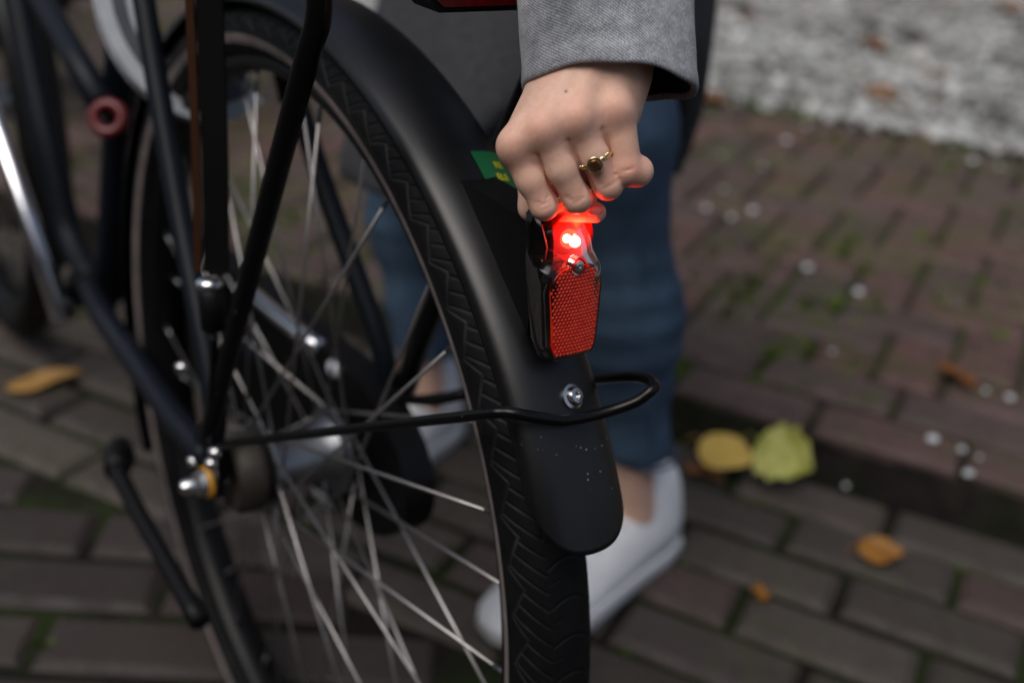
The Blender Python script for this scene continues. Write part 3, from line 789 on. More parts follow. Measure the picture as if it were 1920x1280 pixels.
for p_, r_ in (((.0, .478, .642), .011), ((.0, .432, .585), .009)): MB().ball(p_, r_, 12, 8).build('lock_rivet', 'alu', lock)
# carrier
for sx in (-1, 1):
    T([(sx * .083, -.020, .412), (sx * .080, -.0468, .4753), (sx * .079, -.115, .610), (sx * .078, -.1700, .7180), (sx * .077, -.1815, .7420), (sx * .076, -.1835, .7700), (sx * .070, -.186, .800)], .0068 if sx < 0 else .0088, 'carrier_leg', 'black_metal', 16, 6)
    T([(sx * .070, -.27, .800), (sx * .070, -.18, .802), (sx * .070, .12, .802), (sx * .05, .22, .802)], .006, 'carrier_rail', 'black_metal', 12, 3)
T([(-.070, -.27, .800), (-.060, -.29, .800), (.060, -.29, .800), (.070, -.27, .800)], .006, 'carrier_end', 'black_metal', 12, 4)
for yy in (-.18, -.05, .08): T([(-.070, yy, .802), (.070, yy, .802)], .0045, 'carrier_bar', 'black_metal', 10)
# rear reflector of the carrier
rr_ = empty('carrier_reflector', (0, 0, 0), None, None); rr_.parent = bike
b = MB(); b.grid([[Vector((x, -.222 + dy, z)) for x, z in ((-.036, .790), (-.036, .756), (-.031, .7515), (.031, .7515), (.036, .756), (.036, .790))] for dy in (0.0, .024)], closed_v=True, cap0=True, cap1=True)
b.build('reflector_case', 'black_plastic', rr_, False)
b = MB(); b.grid([[Vector((x, -.2235 + dy, z)) for x, z in ((-.0335, .788), (-.0335, .758), (-.029, .7545), (.029, .7545), (.0335, .758), (.0335, .788))] for dy in (0.0, .004)], closed_v=True, cap0=True, cap1=True)
b.build('reflector_lens', 'rack_reflector', rr_, False)
for sx in (-1, 1): T([(sx * .03, -.21, .788), (sx * .03, -.21, .800)], .004, 'reflector_bracket', 'black_metal', 8, parent=rr_)
# luggage straps down to a hook beside the axle
def strap(name, x0, mat, wd, dx):
    b = MB(); P = [(x0, -.0235, .800), (x0, -.0247, .7225), (x0 - .003, -.034, .620), (x0 - .006, -.0381, .5487)]
    P, _ = smooth_path([Vector(p) for p in P], [1] * 4, 8); d = Vector((.80, -.60, 0)).normalized(); nn_ = Vector((.6, .8, 0)) * .0016
    b.grid([[p + d * (dx - wd / 2) - nn_, p + d * (dx + wd / 2) - nn_, p + d * (dx + wd / 2) + nn_, p + d * (dx - wd / 2) + nn_] for p in P], closed_v=True, cap0=True, cap1=True)
    return b.build(name, mat, bike, angle=40)
strap('strap', -.078, 'strap_black', .0165, .004); strap('brown_strap', -.078, 'strap_brown', .0052, -.0082)
MB().lathe([(-.003, .007), (0, .0092), (.0025, .0092), (.0050, .006), (.0055, 0)], (-.086, -.041, .5405), (0, .12, 1), 20).build('strap_cap', 'chrome', bike)
MB().lathe([(-.030, .006), (-.028, .0085), (-.002, .0090), (0, .007)], (-.086, -.0425, .5385), (0, .12, 1), 20).build('strap_grip', 'black_plastic', bike)
T([(-.086, -.047, .506), (-.086, -.040, .46), (-.083, -.020, .420)], .003, 'strap_hook', 'black_metal', 10, 4)
# small bolts at the dropout
for p in ((-.082, -.030, .402), (-.082, -.022, .388), (-.081, .020, .366), (-.075, .055, .430)):
    MB().lathe([(-.0045, 0), (-.004, .0040), (.001, .0050), (.003, .0050)], p, (1, 0, 0), 12).build('dropout_bolt', 'steel', bike)
# chain case on the far side, silver trim bar, kickstand
rows = []
for dx in (.048, .074):
    ring_ = []
    for q in range(14): a = R(90 + 180 * q / 13); ring_.append(Vector((dx, .02 + .108 * math.cos(a), HZ - .008 + .070 * math.sin(a))))
    for q in range(14): a = R(-90 + 180 * q / 13); ring_.append(Vector((dx, .53 + .10 * math.cos(a), .30 + .095 * math.sin(a))))
    rows.append(ring_)
MB().grid(rows, closed_v=True, cap0=True, cap1=True).build('chain_case', 'black_plastic', bike, angle=40)
T([(.050, .235, .404), (.049, .150, .408), (.049, .0696, .4144)], .0080, 'trim_bar', 'chrome', 12, 3)
MB().ball((.046, .034, .412), .010, sc=(.6, 1, .8)).build('trim_end', 'silver', bike)
T([(-.088, .2125, .252), (-.090, .16, .247), (-.090, .09, .240), (-.090, -.0054, .2312)], [.0085, .008, .0078, .0088], 'kickstand', 'black_plastic', 14, 4)
T([(-.0885, .2100, .252), (-.078, .235, .246), (-.068, .268, .236)], [.012, .015, .013], 'kickstand_mount', 'black_plastic', 14, 4)
T([(.060, -.137, .471), (.066, -.09, .44), (.078, .022, .383)], .0042, 'stay_sleeve', 'black_plastic', 12)
T([(.058, .165, .640), (.060, .150, .605)], .010, 'lock_end', 'black_plastic', 14)
# front wheel, fork and front guard, mostly beyond the left edge of the frame
fw = empty('front_wheel', (0, 0, 0), None, None); fw.parent = bike
tyre(fw, 1.12, False, 'front_tyre'); ring_strip('front_rim', rimprof, 'rim', fw, 1.12, 120)
MB().lathe([(-.05, .012), (-.035, .03), (.035, .03), (.05, .012)], (0, 1.12, HZ), (1, 0, 0), 24).build('front_hub', 'alu', fw)
for k in range(18):
    a = 2 * math.pi * k / 18; T([Vector((.03 * (-1) ** k, 1.12, HZ)), Vector((0, 1.12 - .297 * math.cos(a), HZ + .297 * math.sin(a)))], .001, 'front_spoke', 'spoke', 6, parent=fw)
b = MB(); b.grid([[Vector((.03 * math.sin(R(-90 + 18 * j)), 1.12 - (.372 + .012 * math.cos(R(-90 + 18 * j))) * math.cos(R(-20 + 150 * i / 40)), HZ + (.372 + .012 * math.cos(R(-90 + 18 * j))) * math.sin(R(-20 + 150 * i / 40)))) for j in range(11)] for i in range(41)])
b.build('front_mudguard', 'guard', bike)
for sx in (-1, 1): T([(sx * .055, 1.12, HZ), (sx * .05, 1.02, .66), (sx * .03, .99, .78), (0, .98, .80)], .011, 'fork_blade', 'frame', 14, 4)
T([(0, 1.01, .76), (0, .95, .98), (0, .93, 1.06)], .018, 'head_tube', 'frame', 16, 3)

# another dark bicycle, added up the street to fill the dark background
bike2 = empty('bicycle', (.36, 2.02, 0), 'dark bicycle with black side bags added up the street to fill the dark background, blurred', 'bicycle')
def wheel2(cx, cy, ang, name):
    w = empty(name, (0, 0, 0), None, None); w.parent = bike2; w.matrix_parent_inverse = Matrix.Translation((-.36, -2.02, 0))
    mt = Matrix.Translation((cx, cy, .345)) @ Matrix.Rotation(ang, 4, 'Z')
    def rg(prof, seg=72): 
        b = MB(); b.grid([[mt @ Vector((x, -r * math.cos(t), r * math.sin(t))) for r, x in prof] for t in [2 * math.pi * q / seg for q in range(seg)]], closed_u=True, closed_v=True); return b
    rg([(.325 + .02 * math.cos(a), .02 * math.sin(a)) for a in [2 * math.pi * q / 12 for q in range(12)]]).build('tyre', 'tyre', w)
    rg([(.309, -.011), (.298, -.008), (.298, .008), (.309, .011)]).build('rim', 'rim', w)
    for k in range(16): 
        a = 2 * math.pi * k / 16; MB().tube([mt @ Vector((.02, 0, 0)), mt @ Vector((0, -.30 * math.cos(a), .30 * math.sin(a)))], .001, 6).build('spoke', 'spoke', w)
    return mt
B2 = R(14); m2 = wheel2(.36, 2.02, B2, 'rear_wheel'); wheel2(.36 - math.sin(B2) * 1.08, 2.02 + math.cos(B2) * 1.08, B2, 'front_wheel')
def P2(x, y, z): return m2 @ Vector((x, y, z - .345))
def part2(b, name, mat, **k):
    o = b.build(name, mat, None, **k); o.parent = bike2; o.matrix_parent_inverse = Matrix.Translation((-.36, -2.02, 0)); return o
b = MB(); b.grid([[P2(.03 * math.sin(R(-90 + 22.5 * j)), -(.355 + .012 * math.cos(R(-90 + 22.5 * j))) * math.cos(R(12 + 176 * i / 36)), .345 + (.355 + .012 * math.cos(R(-90 + 22.5 * j))) * math.sin(R(12 + 176 * i / 36))) for j in range(9)] for i in range(37)]); part2(b, 'mudguard', 'guard')
for sx in (-1, 1):
    rows = []
    for r_ in (.06, .35):
        rows.append([P2(sx * .045, r_ * math.cos(a) + .0, .345 + r_ * math.sin(a)) for a in [R(-35 + 175 * q / 24) for q in range(25)]])
    rows2 = [[p + (m2.to_3x3() @ Vector((sx * .002, 0, 0))) for p in r_] for r_ in rows]
    part2(MB().grid(rows + rows2[::-1], closed_u=True), 'skirt_guard', 'black_plastic', smooth=False)
    part2(MB().tube([P2(sx * .06, 0, .345), P2(sx * .04, .24, .74), P2(0, .28, .86)], .009, 10), 'seat_stay', 'frame')
    part2(MB().tube([P2(sx * .06, 0, .345), P2(sx * .03, .46, .30)], .010, 10), 'chainstay', 'frame')
    part2(MB().tube([P2(sx * .05, 1.08, .345), P2(sx * .03, .98, .74), P2(0, .95, .80)], .011, 10), 'fork_blade', 'frame')
for sx in (-1, 1):                                     # black side bags over the rear wheel, added to fill the dark area
    rows = [[P2(sx * (x), y, z) for x, y in ((.06, -.20), (.175, -.185), (.185, .0), (.175, .17), (.06, .185))] for z in (.36, .40, .68, .74, .75)]
    for r_, k_ in ((rows[0], .8), (rows[4], .85)):
        c_ = sum(r_, Vector()) / 5; r_[:] = [c_ + (p - c_) * k_ for p in r_]
    part2(MB().grid(rows, closed_v=True, cap0=True, cap1=True), 'side_bag', 'black_plastic')
part2(MB().tube([P2(0, .46, .29), P2(0, .26, .90), P2(0, .22, 1.0)], .016, 12), 'seat_tube', 'frame')
part2(MB().tube([P2(0, .46, .29), P2(0, .62, .40), P2(0, .90, .82)], .02, 12, 4), 'down_tube', 'frame')
part2(MB().tube([P2(0, .96, .76), P2(0, .88, 1.08)], .018, 12), 'head_tube', 'frame')
part2(MB().tube([P2(-.30, .62, 1.10), P2(-.2, .84, 1.12), P2(0, .88, 1.10), P2(.2, .84, 1.12), P2(.30, .62, 1.10)], .011, 10, 4), 'handlebar', 'chrome')
part2(MB().ball(P2(0, .20, 1.03), 1, 18, 10, sc=(.09, .13, .045)), 'saddle', 'black_plastic')

# unseen brick houses added on both sides to shape sky reflections and shading
M['house_brick'] = simple('dark_house_brick', (.13, .085, .07), .85, bscale=30, bstr=.3, bdist=.01, vary=.35, vscale=9)
M['house_glass'] = simple('dark_window_glass', (.02, .024, .028), .12)
M['house_paint'] = simple('cream_window_paint', (.5, .48, .43), .5)
M['roof_tile'] = simple('grey_roof_tiles', (.06, .055, .055), .8, vary=.3)
def house(e0, e1, n0, depth, hgt, label, grp):
    c = en((e0 + e1) / 2, n0); h_ = empty('house', c, label, 'house', grp)
    sg = 1 if depth > 0 else -1
    def slab(name, mat, ea, eb, na, nb, za, zb, par=h_):
        b = MB(); b.add([en(ea, na, za), en(eb, na, za), en(eb, nb, za), en(ea, nb, za), en(ea, na, zb), en(eb, na, zb), en(eb, nb, zb), en(ea, nb, zb)],
                        [(0, 3, 2, 1), (4, 5, 6, 7), (0, 1, 5, 4), (1, 2, 6, 5), (2, 3, 7, 6), (3, 0, 4, 7)])
        o = b.build(name, mat, None, False); o.parent = par
        o.matrix_parent_inverse = Matrix.Translation(-c); return o
    wall = slab('wall', 'house_brick', e0, e1, n0, n0 + depth, -.1, hgt)
    b = MB(); b.add([en(e0, n0 - .2 * sg, hgt), en(e1, n0 - .2 * sg, hgt), en(e1, n0 + depth / 2, hgt + 2.2), en(e0, n0 + depth / 2, hgt + 2.2), en(e1, n0 + depth, hgt), en(e0, n0 + depth, hgt)], [(0, 1, 2, 3), (3, 2, 4, 5), (0, 3, 5), (1, 4, 2), (0, 5, 4, 1)])
    o = b.build('roof', 'roof_tile', None, False); o.parent = h_; o.matrix_parent_inverse = Matrix.Translation(-c)
    w_ = (e1 - e0) / 3
    for fl in range(2):
        for k in range(3):
            ec = e0 + w_ * (k + .5); z0 = .9 + fl * 2.9
            if fl == 0 and k == 1:
                d_ = slab('door', 'frame', ec - .5, ec + .5, n0 - .03 * sg, n0 - .003 * sg, 0.06, 2.2); continue
            fr_ = slab('window', 'house_paint', ec - .62, ec + .62, n0 - .04 * sg, n0 - .003 * sg, z0, z0 + 1.6)
            slab('pane', 'house_glass', ec - .55, ec + .55, n0 - .046 * sg, n0 - .041 * sg, z0 + .07, z0 + 1.53)
for k in range(3):
    house(-13 + k * 8.6, -13 + k * 8.6 + 8.5, 9.5, 7, 7.4, ('farthest', 'middle', 'nearest')[k] + ' dark brick house of the added, unseen row beyond the gravel strip', 'added houses beyond the gravel')
    house(-13 + k * 8.6, -13 + k * 8.6 + 8.5, -7.5, -7, 6.6, ('farthest', 'middle', 'nearest')[k] + ' dark brick house of the added, unseen row on the bicycle side', 'added houses on the bicycle side')

# ------------------------------------------------------------------ tail light (part of the bicycle, with its own pieces)
tl = empty('tail_light', (0, 0, 0), None, None); tl.parent = bike
def sec(z, hx, yf, yb, n=6, rnd=.35):
    """closed section in x/y: rounded front, square back; hx half width, yf front (rear-facing) y, yb back y"""
    P = [(-hx * .96, yb), (-hx, yb - .25 * (yb - yf))]
    for i in range(n + 1):
        a = math.pi / 2 * i / n; P.append((-hx + rnd * hx * (1 - math.cos(a)), yf + rnd * hx * (1 - math.sin(a))))
    for i in range(n + 1):
        a = math.pi / 2 * (1 - i / n); P.append((hx - rnd * hx * (1 - math.cos(a)), yf + rnd * hx * (1 - math.sin(a))))
    P += [(hx, yb - .25 * (yb - yf)), (hx * .96, yb)]
    return [Vector((x, y, z)) for x, y in P]
low = [sec(.5965, .0135, -.3165, -.3085), sec(.5985, .0155, -.3190, -.3070), sec(.606, .0170, -.3180, -.3045), sec(.622, .0183, -.3170, -.3010), sec(.638, .0190, -.3155, -.2975), sec(.6435, .0190, -.3140, -.2960)]
up = [sec(.6450, .0190, -.3132, -.2957, rnd=.5), sec(.650, .0187, -.3115, -.2950, rnd=.75), sec(.657, .0180, -.3095, -.2935, rnd=.8), sec(.664, .0168, -.3055, -.2925, rnd=.85), sec(.6695, .0148, -.3010, -.2920, rnd=.9), sec(.6725, .0115, -.2970, -.2918, rnd=.9)]
KS = 6                                                  # points of a section that belong to the smoke-coloured left flank
MB().grid(low + [up[0]], closed_v=True, cap0=True, flip=True).build('lower_housing', 'smoke', tl, angle=60)
MB().grid([r_[:KS + 1] for r_ in up], flip=True).grid([[r_[-1], r_[0]] for r_ in up], flip=True).build('housing_flank', 'smoke', tl, angle=60)
MB().grid([r_[KS:] for r_ in up], flip=True).add([p for p in up[-1]], [tuple(range(len(up[-1])))]).build('lens', 'red_lens', tl, angle=60)
# black bracket between lamp and guard
br = []
for z, hx, yb, yf in ((.600, .010, -.3060, -.2910), (.625, .012, -.2990, -.2640), (.648, .012, -.2945, -.2330), (.662, .011, -.2920, -.2150)):
    br.append([Vector((-hx, yb, z)), Vector((hx, yb, z)), Vector((hx, yf, z)), Vector((-hx, yf, z))])
MB().grid(br, closed_v=True, cap0=True, cap1=True).build('bracket', 'black_plastic', tl, False)
MB().box((0, -.2985, .630), (.0155, .0012, .026)).build('back_plate', 'black_plastic', tl, False)
# reflector: arched outline, face in a sheet of small raised prisms
def arch(z, zt=.6470, zb=.6005):
    t = (z - zb) / (zt - zb)
    base = .0138 + .0028 * min(1, t / .7)
    if t < .12: base *= 1 - .12 * (1 - t / .12) ** 2
    if t > .70: base *= math.sqrt(max(0.0, 1 - ((t - .70) / .302) ** 2.4))
    return base
def yface(z, x=0): return -.3195 + (z - .600) * .115 + 18 * x * x * .35
def notch(x, z): return math.hypot(x, z - .6468) < .0042
cell = .0021; b = MB()
zr = .6012; r_i = 0
while zr < .6468:
    hw = arch(zr) - .0010; xs = 0 if r_i % 2 == 0 else cell / 2
    k0 = -int((hw + xs) / cell) - 1
    for k in range(k0, -k0 + 2):
        x = k * cell + xs
        if abs(x) > hw - cell * .42 or notch(x, zr): continue
        c = Vector((x, yface(zr, x) - .00145, zr)); rr = cell * .56
        ringp = [Vector((x + rr * math.cos(a), yface(zr, x) - .0010, zr + rr * 1.02 * math.sin(a))) for a in [R(30 + 60 * q) for q in range(6)]]
        b.add([c] + ringp, [(0, 1 + q, 1 + (q + 1) % 6) for q in range(6)])
    zr += cell * .866; r_i += 1
prism = b.build('reflector_prisms', 'reflector', None, False)
bm = bmesh.new(); bm.from_mesh(prism.data)
for f_ in bm.faces:
    if f_.normal.y > 0: f_.normal_flip()
bm.to_mesh(prism.data); bm.free(); prism['kind'] = 'stuff'
def plate(name, ins, y_off, thick, mat, parent):
    zs = [.6005 + ins + (.6470 - .6005 - 2 * ins) * i / 40 for i in range(41)]
    L_ = [Vector((-max(arch(z) - ins, .0003), 0, z)) for z in zs]; R_ = [Vector((max(arch(z) - ins, .0003), 0, z)) for z in zs]
    ring0 = L_ + R_[::-1]
    def put(p, d): return Vector((p.x, yface(p.z, p.x) + y_off + d, p.z))
    rows = [[put(p, thick) for p in ring0], [put(p, 0) for p in ring0]]
    bb = MB(); bb.grid(rows, closed_v=True)
    n = len(zs)
    front = len(bb.v); bb.add([put(p, 0) for p in ring0], [(i, i + 1, 2 * n - 2 - i, 2 * n - 1 - i) for i in range(n - 1)])
    return bb.build(name, mat, parent, False)
refl = plate('reflector', .0008, -.0010, .004, 'reflector', tl); prism.name = 'prism_face'; prism.parent = refl
plate('reflector_rim', -.0014, -.0002, .006, 'smoke', tl)
screw = MB().lathe([(-.004, .0030), (0, .0031), (.0010, .0029), (.0016, .0018), (.0016, .0010), (.0008, .0009), (.0008, 0)], (0, yface(.6470) - .0012, .6466), (0, -1, 0.1), 20).build('screw', 'steel', tl, angle=30)
b = MB(); b.lathe([(-.004, .0036), (.0006, .0040), (.0008, .0046), (-.004, .0048)], (0, yface(.6470) - .0010, .6466), (0, -1, .1), 24).build('screw_boss', 'red_lens', tl, angle=40)
# inside the lens: reflector cup, bulbs, little board, contact
cup = []
for i in range(9):
    t = i / 8; cup.append((-.0075 * (1 - t) ** 1.5 * 1.0, .0035 + .0085 * t))
MB().lathe([(-.0055, .003), (-.005, .007), (-.002, .0115), (.003, .0128), (.005, .0128), (.003, .0120), (-.002, .0105), (-.0045, .0062), (-.005, .003)], (.0035, -.2995, .6570), (0, -1, .15), 32).build('lamp_cup', 'inner_red', tl)
MB().ball((-.0005, -.3045, .6572), .0023, 14, 9).build('bulb', 'led', tl)
MB().ball((.0030, -.3068, .6560), .0031, 14, 9).build('bulb', 'led', tl)
MB().lathe([(-.001, .0048), (.0008, .0050), (.001, .0034)], (.0020, -.3030, .6562), (0, -1, .1), 20).build('bulb_collar', 'led_halo', tl)
MB().box((-.0105, -.3020, .6480), (.0060, .005, .0009)).build('circuit_board', 'inner_metal', tl, False)
MB().lathe([(0, .0022), (.002, .0024), (.002, .0012), (.001, 0)], (-.0115, -.3055, .6515), (-.5, -1, 0), 16).build('contact', 'inner_red', tl)
MB().tube([(-.0165, -.304, .6665), (-.0150, -.308, .656), (-.0160, -.309, .650)], .0004, 6).build('filament_edge', 'inner_red', tl)
MB().box((-.0150, -.3085, .616), (.0010, .003, .010)).build('battery_contact', 'inner_metal', tl, False)
ld = bpy.data.lights.new('lamp_glow', 'POINT'); lo_ = bpy.data.objects.new('lamp_glow', ld); col.objects.link(lo_)
ld.color = (1.0, .045, .018); ld.energy = .065; ld.shadow_soft_size = .003; lo_.location = (.0025, -.3075, .6600); lo_.parent = tl

# ------------------------------------------------------------------ person
person = empty('person', (.47, .26, 0), 'person in grey wool coat and blue jeans pressing the bicycle tail light', 'person')
HO = Vector((-.0061, -.3071, .7016)); HM = Matrix((CR, CU, -CD)).transposed()      # hand frame: across, up the hand, out of its back (mm)
def hp(u, v, w): return HO + HM @ Vector((u, v, w)) * .001
h = .75
Pm, lo = grid_pts((-44, -42, -52), (56, 122, 36), h)
k_f = 3.0
def F_(pts, rs): return chain(Pm, pts, rs, k_f)
MC = dict(i=(-25.6, 2.5, 3), m=(-13.4, 8.4, 9), r=(2.2, 13.4, 9.0), p=(20.8, 18.6, 3))
fi = F_([MC['i'], (-18.6, -11.5, -.6), (-12.4, -23.8, -5), (-7, -19, -24), (-1, -12, -32)], [8.5, 7.5, 6.5, 6.2, 5.6])
fm = F_([MC['m'], (-4.7, -7, 3.2), (3.0, -20.4, -4), (8, -15, -25), (9, -4, -31)], [8.6, 7.7, 7.0, 6.4, 5.8])
fr = F_([MC['r'], (10.6, -1, 3.2), (17.9, -13.8, -4), (21, -9, -25), (19, 3, -28)], [8.5, 7.6, 7.0, 6.4, 5.8])
fp = F_([MC['p'], (26.0, -6.4, -3), (32.4, -6.9, -7), (31, -3, -24)], [9.4, 8.0, 7.2, 6.0])
th = F_([(-6, 36, -24), (-17, 4, -34), (-17.2, -21.5, -29), (13.6, -25.0, -22)], [12, 9.5, 7.2, 5.2])
fing = smin(smin(smin(fi, fm, .8), fr, .8), fp, .8)
wr0 = [(-3, 44, -8), (10, 46, -4), (22, 43, -8)]
palm = d_cone(Pm, MC['i'], (-2, 42, -8), 8.9, 14)
palm = smin(palm, d_cone(Pm, MC['m'], (4, 44, -5), 9.0, 14), 7)
palm = smin(palm, d_cone(Pm, MC['r'], (13, 45, -5), 9.2, 14), 7)
palm = smin(palm, d_cone(Pm, MC['p'], (21.5, 42, -7), 9.4, 14.5), 11)
palm = smin(palm, d_cone(Pm, (11.5, 18, 1.5), (17.5, 44, -5), 9, 14), 8)
palm = smin(palm, d_cone(Pm, (-14, 4, -11), (4, 34, -14), 10, 14), 8)
palm = smin(palm, d_cone(Pm, (12, 12, -10), (18, 36, -13), 13, 14), 8)
palm = smin(palm, d_cone(Pm, (24.5, 22, -8), (23, 44, -9), 9.6, 14), 7)
arm = smin(d_cone(Pm, (-1, 46, -12), (8, 135, -22), 16.5, 22), d_cone(Pm, (17.5, 44, -12), (22, 135, -22), 18.0, 23), 14)
d = smin(palm, arm, 14)
d = smin(d, fing, 3.4)
# knuckle heads, hollows between them, tendons
for c, r_ in ((MC['i'], 5.6), (MC['m'], 5.8), (MC['r'], 5.6), (MC['p'], 5.4)):
    d = smin(d, np.linalg.norm(Pm - np.array((c[0] - .8, c[1] + 1.5, c[2] + 4.3), np.float32), axis=-1) - r_, 8)
PIPS = dict(i=(-12.4, -23.8, -5), m=(3.0, -20.4, -4), r=(17.9, -13.8, -4), p=(26.3, -6.6, -3))
for a_, b_ in (('i', 'm'), ('m', 'r'), ('r', 'p')):
    A_ = (np.array(MC[a_]) + np.array(MC[b_])) / 2; B_ = (np.array(PIPS[a_]) + np.array(PIPS[b_])) / 2
    q0, q1, q2, q3 = [tuple(A_ + (B_ - A_) * t + np.array((0, 0, w))) for t, w in ((.24, 7.6), (.46, 4.2), (.66, 2.6), (1.08, 2.0))]
    w1, w2 = tuple(A_ + (B_ - A_) * .15 + np.array((0, 0, -.4))), tuple(A_ + (B_ - A_) * .50 + np.array((0, 0, -3.0)))
    d = smin(smin(d, d_cone(Pm, tuple(A_ - (B_ - A_) * .12), w1, 7.8, 6.2), 3.5), d_cone(Pm, w1, w2, 6.2, 4.2), 2.5)
    gl_ = np.minimum(np.minimum(d_cone(Pm, q0, q1, .0, .4), d_cone(Pm, q1, q2, .4, 1.2)), d_cone(Pm, q2, q3, 1.2, 1.6))
    d = -smin(-d, gl_, 2.6)
for c, e_ in ((MC['i'], (0, 44, 6)), (MC['m'], (5, 46, 9)), (MC['r'], (12, 47, 9)), (MC['p'], (20, 46, 5))):
    d = smin(d, d_cone(Pm, (c[0], c[1] + 3, c[2] + 7.2), e_, 2.0, 1.2), 9)
# crease under the little finger's knuckle, folds over the bent joints
d = -smin(-d, d_cone(Pm, (36.5, 12.6, -4), (30, 13.6, 9), .7, .3), 2.0)
for c, dx in (((-12.4, -23.8, 2.2), (4.5, 2.4)), ((3.0, -20.4, 3.6), (5, 3)), ((17.9, -13.8, 3.6), (5, 3.2)), ((26.8, -7.4, 5.6), (3.6, 1.0))):
    for s_ in ((-1.7, 0.2, 2.0) if c[0] < 15 else (-.6,) if c[0] > 22 else (-1.2, 1.4)):
        d = -smin(-d, d_cone(Pm, (c[0] - dx[0], c[1] - dx[1] + s_ * 1.3, c[2] - .5), (c[0] + dx[0], c[1] + dx[1] + s_ * 1.3, c[2] - .5), .32, .32), 1.0)
d = np.minimum(d, 1e3); d = smin(d, th, 1.8)
d = np.maximum(d, Pm[..., 1] - 116)
def largest(V, F):
    lab = np.arange(len(V))
    while True:
        m_ = lab[F].min(1); new = lab.copy(); np.minimum.at(new, F.ravel(), np.repeat(m_, F.shape[1])); new = new[new]
        if (new == lab).all(): break
        lab = new
    keep = lab == np.bincount(lab).argmax(); idx = np.cumsum(keep) - 1
    return V[keep], idx[F[keep[F[:, 0]]]]
Vh, Fh = largest(*nets(d, lo, h, 3))
del d, fing, palm, arm, Pm
flush = np.zeros(len(Vh)); 
for c, s_, a_ in [((MC[k][0], MC[k][1] - 2, MC[k][2] + 10), 8, .55) for k in 'imrp'] + [((-12.6, -25, 5), 7, .6), ((3, -22, 7), 7, .5), ((18, -16, 6), 6, .5), ((29, -8, 4), 8, .9), ((14, -28, -6), 8, .7), ((24, -9, 6), 6, .7)]:
    flush = np.maximum(flush, a_ * np.exp(-((Vh - np.array(c)) ** 2).sum(1) / (2 * s_ * s_)))
dm = Vh - np.array((-3.0, 26.1, 0)); mole = np.clip(1.3 - np.hypot(dm[:, 0], dm[:, 1]) / .75, 0, 1) * (Vh[:, 2] > 5)
HMn = np.array(HM); Vw = (Vh @ HMn.T) * .001 + np.array(HO)

# rest of the body, coarser, same surface logic
h2 = .009
PELV = (.56, .36, .86); SHL, SHR = (.25, .02, 1.12), (.33, .40, 1.18); ELB = tuple(hp(10, 265, -60))
FORE = tuple(hp(14, 100, -19))
LK, RK = (.402, .145, .545), (.42, .60, .50)
LA, RA = (.490, .114, .085), (.405, .465, .085)
NECK = (.27, .19, 1.26)
BODY_LO, BODY_HI = (-.10, -.36, -.02), (.90, .80, 1.62)
Pm, lo2 = grid_pts(BODY_LO, BODY_HI, h2)
d = chain(Pm, [PELV, (.43, .29, 1.02), (.31, .22, 1.17)], [.14, .125, .13], .08)
d = smin(d, d_cone(Pm, SHL, SHR, .06, .06), .08)
for hip, kn, an, toe in (((.50, .31, .83), LK, LA, (.33, .065, .035)), ((.55, .46, .83), RK, RA, (.245, .40, .035))):
    d = smin(d, chain(Pm, [hip, kn, an], [.082, .047, .029], .03), .05)
    d = smin(d, d_cone(Pm, (an[0], an[1], .055), toe, .022, .014), .03)
d = smin(d, chain(Pm, [SHL, ELB, FORE], [.046, .034, .0225], .03), .04)
d = smin(d, chain(Pm, [SHR, (.50, .62, 1.02), (.44, .50, .86)], [.048, .038, .028], .03), .04)
d = smin(d, d_cone(Pm, NECK, (.20, .18, 1.36), .052, .05), .04)
HD = (.155, .17, 1.44)
d = smin(d, d_ell(Pm, HD, (.095, .074, .105)), .03)
d = smin(d, d_ell(Pm, (.085, .16, 1.385), (.045, .045, .04)), .03)
d = smin(d, d_ell(Pm, (.056, .158, 1.425), (.018, .012, .02)), .012)
Vb, Fb = largest(*nets(d, lo2, h2, 2))
del d, Pm
def union(name, A, B):
    oa = bpy.data.objects.new('a', mesh('a', *A)); ob = bpy.data.objects.new('b', mesh('b', *B)); col.objects.link(oa); col.objects.link(ob)
    md = oa.modifiers.new('u', 'BOOLEAN'); md.operation = 'UNION'; md.object = ob; md.solver = 'EXACT'
    me = bpy.data.meshes.new_from_object(oa.evaluated_get(bpy.context.evaluated_depsgraph_get())); me.name = name
    bpy.data.objects.remove(oa); bpy.data.objects.remove(ob); return me
def join_np(A, B): return np.concatenate([A[0], B[0]]), np.concatenate([A[1], B[1] + len(A[0])])
me = union('body', (Vw, Fh), (Vb, Fb))
if len(me.vertices) < .8 * len(Vw): me = mesh('body', *join_np((Vw, Fh), (Vb, Fb)))
print('body verts', len(me.vertices), len(Vw), len(Vb))
co = np.empty(len(me.vertices) * 3); me.vertices.foreach_get('co', co); co = co.reshape(-1, 3)
# carry the flush and mole values over by position
key = {tuple(np.round(v * 2e5).astype(int)): i for i, v in enumerate(Vw.astype(np.float32))}
fl_ = np.zeros(len(co), np.float32); mo_ = np.zeros(len(co), np.float32)
for i, v in enumerate(np.round(co.astype(np.float32) * 2e5).astype(int)):
    k = key.get(tuple(v))
    if k is not None: fl_[i] = flush[k]; mo_[i] = mole[k]
for nme, arr in (('flush', fl_), ('mole', mo_)): me.attributes.new(nme, 'FLOAT', 'POINT').data.foreach_set('value', arr)
me.polygons.foreach_set('use_smooth', np.ones(len(me.polygons), dtype=bool)); me.materials.clear()
body = link('body', me, 'skin', person)
